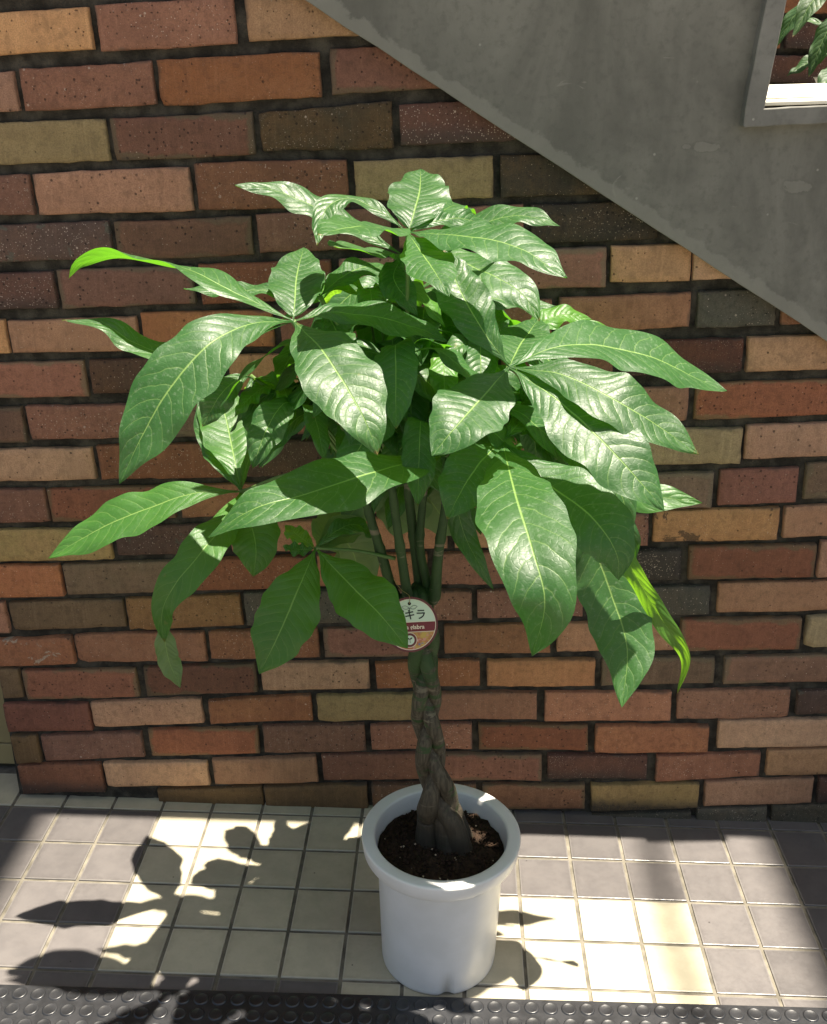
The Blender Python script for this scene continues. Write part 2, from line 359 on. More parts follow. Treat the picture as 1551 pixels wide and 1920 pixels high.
M['young_leaf'] = leaf_mat('money_tree_young_leaf', (.065, .21, .028), (.09, .25, .034), (.28, .60, .032), .45, dust_sheen=.15)
M['fresh_leaf'] = leaf_mat('money_tree_fresh_leaf', (.037, .132, .024), (.052, .165, .031), (.20, .54, .024), .40, dust_sheen=.25)
M['pale_leaf'] = leaf_mat('money_tree_pale_leaf', (.12, .22, .085), (.15, .26, .10), (.26, .46, .10), .38, dust_sheen=.3, rough=.5)
M['lily_leaf'] = leaf_mat('lily_leaf', (.018, .060, .014), (.028, .085, .020), (.08, .22, .02), .25, dust_sheen=.1, rough=.55)
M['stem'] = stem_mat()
M['petiole'] = simple('green_petiole', (.07, .14, .035), .5, .4, c2=(.11, .17, .05), scale=40)
M['tag_rim'] = simple('tag_maroon', (.13, .018, .016), .4, .5, var=.1)
M['tag_pale'] = simple('tag_pale_green', (.56, .66, .55), .45, .4, var=.04)
M['tag_red'] = simple('tag_dark_red', (.17, .012, .016), .4, .5, var=.1)
M['tag_line'] = simple('tag_cream', (.75, .62, .50), .45, .4)
M['tag_ink'] = simple('tag_ink', (.012, .014, .012), .5, .4)
M['string'] = simple('gold_string', (.30, .22, .07), .5, .5, var=.2)
def print_mat():
    g = G('tag_flower_print'); v0, v = g.coord(shift=False)
    a = g.noise(v, 75, 3); b = g.noise(v, 120, 2); d = g.noise(v, 95, 3)
    c = g.mix(g.ramp(a, .4, .6), (.42, .13, .06), (.50, .33, .08)); c = g.mix(g.ramp(b, .58, .66), c, (.55, .25, .20)); c = g.mix(g.ramp(d, .60, .68), c, (.16, .17, .26))
    return g.fin(c, .45, None, spec=.4)
M['tag_print'] = print_mat()
COURSES = [
  [(-0.6829,1.4231,1.3667,-0.489,1.4369,1.3804,'tan'), (-0.4779,1.4398,1.3769,-0.2729,1.4514,1.3898,'red'), (-0.2554,1.4529,1.3921,-0.0515,1.465,1.4049,'tan')],
  [(-0.8329,1.3398,1.2861,-0.6137,1.3489,1.2934,'orange'), (-0.6044,1.3526,1.2927,-0.4017,1.3651,1.3051,'red'), (-0.3928,1.3659,1.3022,-0.149,1.3799,1.317,'rough_orange'), (-0.133,1.3829,1.3201,0.0771,1.3957,1.3336,'flashed_red')],
  [(-0.6994,1.2736,1.2128,-0.4812,1.2833,1.2222,'stone'), (-0.4728,1.2841,1.2223,-0.2535,1.2959,1.2347,'flashed_purple'), (-0.2428,1.2937,1.2387,-0.0414,1.3127,1.2461,'clinker'), (-0.0293,1.3076,1.2493,0.1716,1.3182,1.2597,'dark_red')],
  [(-0.8457,1.1906,1.1312,-0.6106,1.2004,1.1399,'red'), (-0.6038,1.2012,1.1391,-0.3559,1.2149,1.1479,'orange'), (-0.3472,1.2197,1.1504,-0.1101,1.2284,1.1566,'brown_red'), (-0.0985,1.2255,1.1671,0.1146,1.2362,1.1744,'stone'), (0.1261,1.2355,1.1754,0.35,1.2455,1.1843,'black')],
  [(-0.7241,1.1188,1.0625,-0.4915,1.1316,1.0734,'purple'), (-0.4831,1.1301,1.071,-0.264,1.1426,1.0825,'flashed_brown'), (-0.2546,1.1451,1.0851,-0.0431,1.1558,1.0955,'brown_red'), (-0.0313,1.1559,1.0956,0.1647,1.1647,1.1049,'orange'), (0.1763,1.1648,1.1067,0.3732,1.1735,1.1158,'black')],
  [(-0.8172,1.0391,0.9797,-0.5923,1.0509,0.9921,'dark_red'), (-0.5853,1.0527,0.9905,-0.3638,1.0627,1.0027,'flashed_purple'), (-0.3524,1.0654,1.0029,-0.1384,1.0759,1.014,'red'), (-0.1255,1.0769,1.015,0.0719,1.0871,1.0266,'orange'), (0.0854,1.0914,1.0303,0.2983,1.1025,1.0403,'flashed_red'), (0.3055,1.1034,1.0471,0.4304,1.1092,1.0515,'tan'), (0.4345,1.1092,1.0524,0.5986,1.1171,1.0598,'tan')],
  [(-0.8803,0.9638,0.9077,-0.6832,0.9714,0.9148,'tan'), (-0.6779,0.9688,0.9158,-0.4622,0.9803,0.9232,'pink'), (-0.4529,0.9857,0.9252,-0.2367,0.9934,0.9343,'orange_brown'), (-0.2244,0.9945,0.9354,-0.0067,1.0048,0.9472,'red'), (0.0064,1.0059,0.9474,0.2174,1.0177,0.9616,'brown_red'), (0.2292,1.0205,0.9662,0.4378,1.0338,0.9783,'orange'), (0.4498,1.0349,0.9759,0.574,1.0418,0.9815,'slate'), (0.5831,1.0419,0.9833,0.776,1.0506,0.9917,'brown_red')],
  [(-0.7836,0.895,0.8343,-0.5586,0.9044,0.8434,'flashed_red'), (-0.5493,0.9046,0.8473,-0.3272,0.9148,0.8572,'dark_brown'), (-0.3136,0.9169,0.8583,-0.0973,0.9269,0.8698,'tan'), (-0.0831,0.9281,0.871,0.1258,0.9388,0.8813,'red'), (0.139,0.9399,0.8825,0.3217,0.9483,0.8923,'brown_red'), (0.3328,0.9512,0.8934,0.5303,0.9606,0.9051,'dark_red'), (0.5379,0.9625,0.9052,0.7399,0.9711,0.9143,'tan')],
  [(-0.8957,0.8134,0.7504,-0.6751,0.8206,0.758,'flashed_brown'), (-0.6672,0.8226,0.7631,-0.4398,0.8318,0.7746,'red'), (-0.4306,0.8329,0.7729,-0.2181,0.8417,0.7822,'mauve'), (-0.2044,0.8429,0.7834,0.0036,0.8515,0.7934,'red'), (0.017,0.8527,0.7937,0.2267,0.8649,0.8056,'orange'), (0.2398,0.8679,0.8078,0.4517,0.8792,0.8196,'orange_brown'), (0.463,0.8821,0.8198,0.6974,0.8955,0.8357,'flashed_red')],
  [(-0.7857,0.7393,0.6804,-0.5623,0.7499,0.6925,'tan'), (-0.5527,0.754,0.6917,-0.3287,0.7636,0.7018,'brown_red'), (-0.3157,0.7648,0.7031,-0.0919,0.7743,0.7141,'dark_brown'), (-0.0781,0.7755,0.7154,0.1271,0.7865,0.7249,'red'), (0.1407,0.7868,0.7262,0.3255,0.7963,0.7352,'pink'), (0.3388,0.7984,0.7365,0.5489,0.8083,0.7459,'stone'), (0.5552,0.8122,0.7538,0.7663,0.8258,0.7651,'pink')],
  [(-0.8808,0.6602,0.5992,-0.6557,0.6715,0.6089,'red_plum'), (-0.651,0.6716,0.608,-0.4276,0.6827,0.6207,'flashed_red'), (-0.4161,0.683,0.622,-0.2005,0.6919,0.6324,'orange_brown'), (-0.1874,0.6932,0.6338,0.0236,0.7029,0.643,'red'), (0.0375,0.7042,0.6433,0.2907,0.7158,0.6545,'orange'), (0.3044,0.7171,0.6548,0.5104,0.7285,0.6648,'mauve'), (0.5208,0.7326,0.669,0.6533,0.7404,0.6772,'deep_red'), (0.6649,0.7483,0.6824,0.8674,0.7603,0.695,'mauve')],
  [(-0.7809,0.5883,0.5266,-0.5487,0.5982,0.537,'stone_tan'), (-0.5384,0.6016,0.5458,-0.3438,0.6126,0.5562,'purple'), (-0.3303,0.615,0.5576,-0.1334,0.6259,0.568,'orange'), (-0.1201,0.6263,0.5683,0.0556,0.6356,0.576,'orange'), (0.0688,0.6339,0.5763,0.1999,0.6411,0.5818,'tan'), (0.213,0.6414,0.5811,0.4076,0.6512,0.5903,'red'), (0.4165,0.6544,0.5956,0.6313,0.6665,0.6063,'mottled_tan'), (0.6401,0.6677,0.6095,0.8463,0.6805,0.6229,'pink')],
  [(-0.8777,0.5124,0.4474,-0.6475,0.5239,0.4606,'deep_orange'), (-0.6403,0.5241,0.4641,-0.418,0.5384,0.4769,'greybrown'), (-0.4052,0.5409,0.4783,-0.189,0.5518,0.4898,'red'), (-0.1754,0.5532,0.4912,0.0227,0.5626,0.5,'orange'), (0.0361,0.564,0.5025,0.2441,0.5746,0.5114,'red'), (0.2574,0.5728,0.5129,0.279,0.5754,0.5145,'orange'), (0.2923,0.5727,0.5149,0.4704,0.5814,0.5251,'black_specked'), (0.485,0.588,0.5255,0.7042,0.5997,0.5368,'flashed_red'), (0.7113,0.604,0.5359,0.9235,0.6164,0.55,'orange')],
  [(-0.9936,0.4289,0.3672,-0.7614,0.4432,0.3788,'deep_orange'), (-0.753,0.4423,0.3836,-0.5388,0.4561,0.3979,'brown'), (-0.5331,0.4563,0.3913,-0.3195,0.471,0.4089,'rough_brown'), (-0.3115,0.4756,0.4091,-0.0952,0.4859,0.4222,'slate'), (-0.0825,0.4852,0.4226,0.1041,0.4914,0.4325,'brown_red'), (0.1138,0.4906,0.435,0.304,0.5023,0.445,'red_plum'), (0.3166,0.5005,0.4431,0.53,0.5127,0.4559,'slate'), (0.5447,0.5185,0.4596,0.7718,0.532,0.4727,'orange_tan')],
  [(-0.8624,0.3589,0.3027,-0.6436,0.3746,0.3166,'pink_stained'), (-0.6372,0.377,0.3192,-0.3914,0.3911,0.3281,'rough_orange'), (-0.3831,0.3914,0.3341,-0.1785,0.4053,0.3451,'brown_red'), (-0.1686,0.4056,0.3454,0.0424,0.4151,0.3554,'flashed_red'), (0.0552,0.4177,0.3581,0.25,0.4267,0.3664,'orange_brown'), (0.2624,0.4293,0.3713,0.4752,0.4388,0.3801,'pink'), (0.4866,0.4435,0.3782,0.7015,0.453,0.3893,'flashed_red'), (0.7106,0.4555,0.393,0.9155,0.4678,0.407,'stone')],
  [(-0.9797,0.2864,0.2211,-0.7553,0.3017,0.2359,'brown'), (-0.7485,0.2972,0.2337,-0.5283,0.3088,0.247,'flashed_red'), (-0.5126,0.3116,0.2499,-0.2992,0.3276,0.2665,'flashed_purple'), (-0.289,0.3279,0.268,-0.0847,0.3377,0.2795,'tan'), (-0.0717,0.3347,0.2776,0.1233,0.3476,0.291,'brown_red'), (0.1363,0.3469,0.2926,0.3371,0.3554,0.2991,'orange_tan'), (0.3499,0.3569,0.2984,0.5571,0.3656,0.3109,'mauve'), (0.5746,0.3683,0.3103,0.7877,0.3794,0.323,'flashed_brown')],
  [(-0.7961,0.2203,0.1573,-0.6291,0.227,0.1669,'deep_red'), (-0.6246,0.2284,0.172,-0.4076,0.2452,0.1906,'orange_tan'), (-0.3945,0.2396,0.1874,-0.1958,0.2605,0.204,'brown_red'), (-0.1846,0.2585,0.2007,0.0195,0.2699,0.2126,'stone'), (0.0327,0.2703,0.2143,0.2334,0.2804,0.2224,'red_orange'), (0.2486,0.2809,0.2169,0.4852,0.2886,0.2262,'deep_orange'), (0.4968,0.2913,0.2302,0.7033,0.3038,0.2421,'rough_orange'), (0.7178,0.2997,0.2496,0.935,0.3137,0.2629,'purple')],
  [(-0.7911,0.1466,0.0817,-0.7402,0.1508,0.0874,'brown'), (-0.7317,0.1486,0.0903,-0.5315,0.1643,0.1078,'red'), (-0.5174,0.171,0.1083,-0.3025,0.1821,0.1224,'flashed_red'), (-0.2918,0.1873,0.1266,-0.0942,0.1978,0.1374,'brown_red'), (-0.0818,0.1958,0.1404,0.1126,0.2073,0.1486,'red'), (0.126,0.2053,0.1479,0.335,0.2101,0.1529,'flashed_red'), (0.3493,0.2106,0.1485,0.563,0.2179,0.1599,'deep_orange'), (0.5798,0.2292,0.1691,0.8011,0.2415,0.1807,'tan')],
  [(-0.7872,0.0771,0.0105,-0.6197,0.0883,0.0209,'red_sooty'), (-0.6138,0.0885,0.0303,-0.4065,0.0999,0.0421,'tan'), (-0.3956,0.104,0.0464,-0.1896,0.1203,0.0593,'orange_tan'), (-0.178,0.1232,0.0636,0.0315,0.1357,0.0753,'red_plum'), (0.0441,0.1337,0.0732,0.2504,0.1399,0.0798,'flashed_red'), (0.2616,0.1403,0.0865,0.4524,0.1471,0.0937,'dark_red'), (0.4714,0.1441,0.0856,0.6682,0.1598,0.1056,'red'), (0.6808,0.1663,0.1085,0.9014,0.1803,0.123,'tan')],
  [(-0.5117,0.0278,-0.0237,-0.2998,0.0436,-0.0127,'brown'), (-0.2955,0.0425,-0.0125,-0.0903,0.0567,-0.0018,'brown'), (-0.0808,0.0583,-0.0014,0.1252,0.0686,0.008,'dark_brown'), (0.1379,0.0652,0.0059,0.3387,0.0728,0.0164,'flashed_brown'), (0.3515,0.0733,0.0104,0.559,0.0848,0.0276,'stone_sooty'), (0.571,0.0878,0.0307,0.7774,0.1056,0.0465,'pink'), (0.7876,0.1059,0.0469,1.0033,0.1214,0.0642,'dark_red')],
  [(0.3576,0,-0.0526,0.5512,0.0154,-0.042,'slate'), (0.5617,0.0249,-0.0337,0.6973,0.0327,-0.0255,'slate'), (0.7075,0.0357,-0.0251,0.9256,0.0493,-0.011,'slate')],
]
# ================================================================ the setting
FACE = 0.025                                  # plane of the brick faces
ground = link('ground', mesh('ground', [(-40,-40,-.03),(40,-40,-.03),(40,40,-.03),(-40,40,-.03)], [(0,1,2,3)]), M['ground'])
tag(ground, kind='structure')
floor = link('tiled_floor', box_me('tiled_floor', (-1.25,-1.65,-.029), (1.25,.30,-.0028)), M['grout']); tag(floor, kind='structure')

def tile_mesh(nm, w, d):
    bm = bmesh.new(); bmesh.ops.create_cube(bm, size=1)
    for v in bm.verts: v.co = Vector((v.co.x*w, v.co.y*d, v.co.z*.008 - .004))
    top = [e for e in bm.edges if all(v.co.z > -.001 for v in e.verts)]
    bmesh.ops.bevel(bm, geom=top, offset=.0012, segments=2, profile=.5, affect='EDGES')
    me = bpy.data.meshes.new(nm); bm.to_mesh(me); bm.free(); return me
TM = {}
def tile(i, j, y0=None, y1=None):
    """tile between grout lines i,i+1 and rows j,j+1 of the 100 mm grid"""
    x0 = (i-8)*.1; ya = -j*.1 - .1 if y0 is None else y0; yb = -j*.1 if y1 is None else y1
    cream = 3 <= i <= 12
    if j in (0, 1) and i >= 9: cream = False
    if j == 4 and i < 7: cream = False
    if j == -1: cream = i <= 9
    d = round(yb-ya-.006, 4); key = (cream, d)
    if key not in TM:
        TM[key] = tile_mesh('floor_tile', .094, d); TM[key].materials.append(M['cream_tile' if cream else 'dark_tile'])
    o = bpy.data.objects.new('floor_tile', TM[key]); col.objects.link(o); o.parent = floor
    o.location = (x0+.05+random.uniform(-.0005, .0005), (ya+yb)/2, random.uniform(-.0005, .0003))
    o.rotation_euler = (random.uniform(-.003, .003), random.uniform(-.003, .003), random.uniform(-.004, .004))
for i in range(-4, 20):
    for j in range(0, 5): tile(i, j)
    if i >= 1: tile(i, -1, 0.0, .0445)
    else: tile(i, -1, 0.0, .105)

# ---- rubber mat with raised coins
mat_ = link('rubber_mat', box_me('rubber_mat', (-1.1,-.45,0), (1.1,.45,.006), .0012), M['rubber'])
mat_.location = (0, -.881, .0006); mat_.rotation_euler = (0, 0, .0115)
tag(mat_, 'black rubber mat with raised round studs laid along the tiled floor', 'mat')
V, F = lathe('stud', [(.0124,-.001),(.0118,.0008),(.0106,.0021),(.0096,.0024),(.0088,.0020),(0.0,.0022)], 24)
studme = mesh('stud', V, F, True); studme.materials.append(M['rubber'])
rest = []
P_ = .0288
for r in range(30):
    for c in range(-37, 38):
        x = c*P_ + .008; y = .45 - .0175 - r*P_
        if r < 4 and abs(c) <= 30:
            o = bpy.data.objects.new('stud', studme); col.objects.link(o); o.parent = mat_; o.location = (x+random.uniform(-.0005, .0005), y+random.uniform(-.0005, .0005), .006-random.uniform(0, .0005))
        else: rest.append((x, y))
sv = []; sf = []
for x, y in rest:
    b0 = len(sv)
    for rr, z in ((.0118,.0055),(.0100,.0084)):
        for k in range(10):
            a = 2*math.pi*k/10; sv.append((x+rr*math.cos(a), y+rr*math.sin(a), z))
    for k in range(10): sf.append((b0+k, b0+(k+1) % 10, b0+10+(k+1) % 10, b0+10+k))
    sf.append(tuple(b0+10+k for k in range(10)))
o = link('stud_field', mesh('stud_field', sv, sf), M['rubber'], mat_); o['kind'] = 'stuff'

# ---- brick wall
def brick_mesh(cs, depth, rough, rng):
    """cs: corners tl, bl, tr, br as (x, z) about the brick's centre; front at y=0, body goes to +depth"""
    tl, bl, tr, br = cs; nx, nz = 13, 5; e = .0022
    W = tr[0]-tl[0]
    nx = max(3, min(nx, int(W/.014)))
    us = [0, 0, e/W] + [i/nx for i in range(1, nx)] + [1-e/W, 1, 1]
    ws = [0, 0, e/.06] + [i/nz for i in range(1, nz)] + [1-e/.06, 1, 1]
    sd = Vector((rng.uniform(0, 99), rng.uniform(0, 99), 0))
    chips = [(rng.choice((0, 1)) if rng.random() < .6 else rng.random(), rng.choice((0, 1)), rng.uniform(.004, .012)) for _ in range(rng.choice((0, 1, 1, 2)) + (2 if rough > 1.5 else 0))]
    bow = rng.uniform(-.0012, .0012)
    V = []; F = []
    for j, w in enumerate(ws):
        for i, u in enumerate(us):
            a = (tl[0]*(1-w)+bl[0]*w, tl[1]*(1-w)+bl[1]*w); b = (tr[0]*(1-w)+br[0]*w, tr[1]*(1-w)+br[1]*w)
            x = a[0]*(1-u)+b[0]*u; z = a[1]*(1-u)+b[1]*u
            ring = min(i, j, len(us)-1-i, len(ws)-1-j)
            z += bow*(1-(2*u-1)**2)
            q = Vector((x*55, z*55, 0)) + sd; q2 = Vector((x*16, z*16, 3)) + sd; q3 = Vector((x*190, z*190, 5)) + sd
            amp = .0008 + .0007*rough
            if ring <= 2:
                x += noise.noise(q)*amp*.9 + noise.noise(q3)*.0003*rough
                z += noise.noise(q+Vector((9, 4, 0)))*amp + noise.noise(q3+Vector((3, 1, 0)))*.0004*rough + noise.noise(q2)*.0012
            y = [depth, .0021, .0004, 0][min(ring, 3)]
            y += noise.noise(q2)*.0009 + noise.noise(q)*.0004*rough + (noise.noise(q3)*.0005*rough if rough > 1.5 else 0)
            if 1 <= ring:
                for cu, cw, cr in chips:
                    dx = (u-cu)*W; dz = (w-cw)*.06; dd = math.hypot(dx, dz)
                    if dd < cr: y += (cr-dd)*.55
            V.append((x, y, z))
    n = len(us)
    for j in range(len(ws)-1):
        for i in range(n-1): F.append((j*n+i, (j+1)*n+i, (j+1)*n+i+1, j*n+i+1))
    me = mesh('brick', V, F, False)
    sm = [True]*len(me.polygons); me.polygons.foreach_set('use_smooth', sm)
    return me
ROUGH = {'clinker': 3, 'stone': 1.8, 'stone_tan': 1.3, 'stone_sooty': 2, 'rough_orange': 2, 'rough_brown': 2.2, 'deep_orange': 1.3, 'tan': .7, 'pink': .7, 'black': 1.4, 'red_plum': 1.2}
TILT = .055                                  # the courses run level, the floor falls to the right
wall = empty('brick_wall', (0, .1, 0))
tag(wall, 'wall of mixed red, tan and dark bricks with deep dark joints behind the potted tree', 'wall')
def put_brick(parent, r, face, off):
    xl, ztl, zbl, xr, ztr, zbr, t = r
    rng = random.Random(int((xl*977+ztl*5531)*1000))
    cx = (xl+xr)/2; cz = (ztl+zbl+ztr+zbr)/4
    k = TILT
    h1 = (ztl-zbl)/2; h2 = (ztr-zbr)/2
    cs = ((xl-cx-k*h1, ztl-cz), (xl-cx+k*h1, zbl-cz), (xr-cx-k*h2, ztr-cz), (xr-cx+k*h2, zbr-cz))
    o = link('brick', brick_mesh(cs, .045, ROUGH.get(t, 1.0), rng), BR[t], parent)
    o.location = Vector((cx, face + rng.uniform(-.002, .0025), cz)) - off
    o.rotation_euler = (rng.uniform(-.012, .012), 0, rng.uniform(-.006, .006))
    return o
off = Vector((0, .1, 0))
n_b = 0
for row in COURSES:
    for r in row:
        if r[0] < -.80: r = (-.795, r[4]+(r[1]-r[4])*(r[3]+.795)/(r[3]-r[0]), r[5]+(r[2]-r[5])*(r[3]+.795)/(r[3]-r[0]), *r[3:]) if r[3] > -.783 else None
        if r is None: continue
        put_brick(wall, r, FACE, off); n_b += 1
rg = random.Random(3)
names = list(BR)
top = 1.4395
for k in range(1, 5):                          # courses just above the picture
    x = -.795; z0 = top + k*.0755
    if k % 2: x -= 0
    first = True
    while x < -.22 - k*.11 + .1:
        w = .105 if (first and k % 2) else rg.uniform(.2, .216); first = False
        zc = z0 + TILT*(x+w/2); dz = TILT*w/2
        put_brick(wall, (x, zc-dz+.03, zc-dz-.03, x+w, zc+dz+.03, zc+dz-.03, rg.choice(['red', 'tan', 'brown_red', 'orange', 'flashed_red', 'purple', 'pink'])), FACE, off)
        x += w + .013
# mortar bed: a backing slab that stops under the stair line
S0 = at(570, 0, .004); S1 = at(1551, 640, .004); sl = (S1.z-S0.z)/(S1.x-S0.x)
def stair_z(x): return S0.z + sl*(x-S0.x)
TOPZ = 2.05
xt = S0.x + (TOPZ - S0.z)/sl
prof = [(-.800, -.02), (1.6, -.02), (1.6, stair_z(1.6)+.10), (xt, TOPZ+.10), (-.800, TOPZ+.10)]
def slab(name, prof, ya, yb, hole=None):
    bm = bmesh.new()
    vs = [bm.verts.new((x, ya, z)) for x, z in prof]; ed = [bm.edges.new((vs[i], vs[(i+1) % len(vs)])) for i in range(len(vs))]
    if hole:
        hv = [bm.verts.new((x, ya, z)) for x, z in hole]; ed += [bm.edges.new((hv[i], hv[(i+1) % len(hv)])) for i in range(len(hv))]
    fs = bmesh.ops.triangle_fill(bm, edges=ed, use_beauty=True)['geom']
    faces = [f for f in fs if isinstance(f, bmesh.types.BMFace)]
    ex = bmesh.ops.extrude_face_region(bm, geom=faces)['geom']
    for v in ex:
        if isinstance(v, bmesh.types.BMVert): v.co.y = yb
    bmesh.ops.recalc_face_normals(bm, faces=bm.faces[:])
    me = bpy.data.meshes.new(name); bm.to_mesh(me); bm.free(); return me
o = link('mortar_bed', slab('mortar_bed', [(x, z) for x, z in prof], -.0605, .06), M['mortar'], wall)   # front at y = .0395
# pointing in the joints is rough: a thin uneven skin in front of the slab
nx, nz = 150, 130
V = []; F = []
for j in range(nz+1):
    for i in range(nx+1):
        x = -.797 + 2.30*i/nx; z = -.015 + 1.80*j/nz
        zz = min(z, stair_z(x) + .06)
        V.append((x, -.0612 - .004*noise.noise(Vector((x*28, z*60, 1))) - .0015*noise.noise(Vector((x*120, z*160, 7))) - .0015, zz))
for j in range(nz):
    for i in range(nx):
        a = j*(nx+1)+i; F.append((a, a+1, a+nx+2, a+nx+1))
link('pointing', mesh('pointing', V, F, True), M['mortar'], wall)

# ---- concrete stair parapet with its framed opening
YP = 0.004
oi = [(at(1426, 203, YP).x, at(1426, 203, YP).z), (at(1551, 195, YP).x + .25, at(1551, 195, YP).z + .012), (at(1551, 195, YP).x + .27, 2.0), (at(1469, 0, YP).x + .045, 2.0)]
par = empty('stair_parapet', (.6, YP, 0))
tag(par, 'grey cast concrete stair parapet with a slanting lower edge and framed opening', 'parapet')
X1 = 1.7; PT = 2.0; xt2 = S0.x + (PT - S0.z)/sl
pp = [(xt2, PT), (S0.x, S0.z), (X1, stair_z(X1)), (X1, PT)]
# uneven cast lower edge
edge = []
for i in range(60):
    t = i/59; x = xt2 + (X1-xt2)*t
    edge.append((x, stair_z(x) + .0022*noise.noise(Vector((x*22, 3, 0))) + .0012*noise.noise(Vector((x*90, 3, 0)))))
pp = edge + [(X1, PT), oi[2], oi[1], oi[0], oi[3]]           # the opening is a notch down from the top
M['parapet'] = concrete('parapet_concrete', edge=(S0.x-.6, S0.z, sl))
me = slab('panel', [(x-.6, z) for x, z in pp], 0, .11)
o = link('panel', me, M['parapet'], par)
bv = o.modifiers.new('bevel', 'BEVEL'); bv.width = .003; bv.segments = 2; bv.limit_method = 'ANGLE'
# raised frame round the opening, cast in one piece with slightly broken edges
ofr = [(at(1389, 238, YP-.02).x, at(1389, 238, YP-.02).z), (oi[1][0]+.035, oi[1][1]-.022), (oi[2][0]+.035, 2.003), (oi[3][0]-.028, 2.003)]
def rough_line(a, b, n, amp, sd):
    out = []
    for i in range(n):
        t = i/n; x = a[0]+(b[0]-a[0])*t; z = a[1]+(b[1]-a[1])*t
        out.append((x + amp*noise.noise(Vector((x*60, z*60, sd))), z + amp*noise.noise(Vector((x*60, z*60, sd+9)))))
    return out
ring = rough_line(ofr[3], ofr[0], 26, .0012, 1) + [(ofr[0][0]+.003, ofr[0][1]+.001), (ofr[0][0]+.006, ofr[0][1]-.001)] + rough_line((ofr[0][0]+.012, ofr[0][1]), ofr[1], 18, .0012, 2) + [ofr[1], ofr[2], (oi[2][0], 2.003), oi[1]] + rough_line(oi[1], oi[0], 18, .0008, 4)[1:] + rough_line(oi[0], (oi[3][0], 2.003), 26, .0008, 3) + [(oi[3][0], 2.003)]
me = slab('opening_frame', [(x-.6, z) for x, z in ring], -.022, .025)
o = link('opening_frame', me, M['concrete_frame'], par)
bv = o.modifiers.new('bevel', 'BEVEL'); bv.width = .0022; bv.segments = 2; bv.limit_method = 'ANGLE'

# ---- what stands behind the opening
led = link('stair_landing', box_me('stair_landing', (.30, .116, 1.10), (1.7, 1.0, 1.297), .004), M['concrete']); tag(led, kind='structure')
wb = link('white_board', box_me('white_board', (0,0,0), (.31,.105,.006), .001), M['white_board'])
wb.location = (oi[0][0]+.002, .003, oi[0][1]+.003); wb.rotation_euler = (.16, -.035, 0)
tag(wb, 'thin white board lying on the sill of the concrete opening', 'board')
wb2 = link('white_sheet', box_me('white_sheet', (0,0,0), (.28,.085,.002), .0004), M['white_board'])
wb2.location = (oi[0][0]+.010, .018, oi[0][1]+.0125); wb2.rotation_euler = (.20, -.035, .05)
tag(wb2, 'thinner white sheet lying on top of the board on the sill', 'sheet')
bw = empty('stairwell_wall', (.9, 1.06, 1.2)); tag(bw, 'dim red brick wall seen through the concrete opening behind the peace lily', 'wall')
link('mortar_bed', box_me('mortar_bed', (-.75,.015,-.25), (.9,.1,.95)), M['mortar'], bw)
for k in range(12):
    x = -.74 + (0 if k % 2 else -.0)
    first = True
    while x < .85:
        w = .105 if (first and k % 2) else .21; first = False
        z = -.2 + k*.0755 + 1.2
        put_brick(bw, (x+.9, z+.03, z-.03, x+.9+w, z+.03, z-.03, rg.choice(['red', 'brown_red', 'deep_orange', 'orange', 'dark_red'])), 1.055, Vector((.9, 1.06, 1.2)))
        x += w + .013

# ---- beige panelled wall in the recess left of the brick wall
pw = empty('panel_wall', (-1.3, .13, 0)); tag(pw, 'beige panelled wall set back at the end of the brick wall', 'wall')
link('backing', box_me('backing', (-.5,0,-.01), (.505,.08,2.1)), M['panel_joint'], pw)
for a, b, z0, z1 in ((.355,.50,.012,.062), (.355,.50,.065,.9), (.355,.50,.903,2.0), (.05,.352,.012,.9), (.05,.352,.903,2.0), (-.48,.047,.012,2.0)):
    link('wall_panel', box_me('wall_panel', (a,-.012,z0), (b,.002,z1), .001), M['panel'], pw)

# ---- building edges high overhead: they bound the shaft of sun on the floor
hz = 7.6; sx = SUN_DIR.x/SUN_DIR.z*hz
for a, b, px_, lab in ((-5.0, -.715+sx, -4.8, 'concrete roof overhang high above the open end of the brick wall'), (.722+sx, 6.0, 5.8, 'concrete roof overhang high above the stair parapet')):
    ro = empty('roof_overhang', ((a+b)/2, -.5, 0)); tag(ro, lab, 'roof')
    h = (b-a)/2
    link('slab', box_me('slab', (-h,-1.0,hz), (h,.95,hz+.25), .01), M['concrete'], ro)
    for y in (-.9, .8): link('post', box_me('post', (px_-(a+b)/2-.1, y-.1, -.03), (px_-(a+b)/2+.1, y+.1, hz), .01), M['concrete'], ro)
    if px_ > 0:
        c = (a+b)/2
        link('beam', box_me('beam', (.464+sx-c,-1.0,hz+.05), (.487+sx-c,.95,hz+.11)), M['concrete'], ro)
        for y in (-.95, .90): link('bracket', box_me('bracket', (.487+sx-c, y-.02, hz+.05), (-h, y+.02, hz+.10)), M['concrete'], ro)
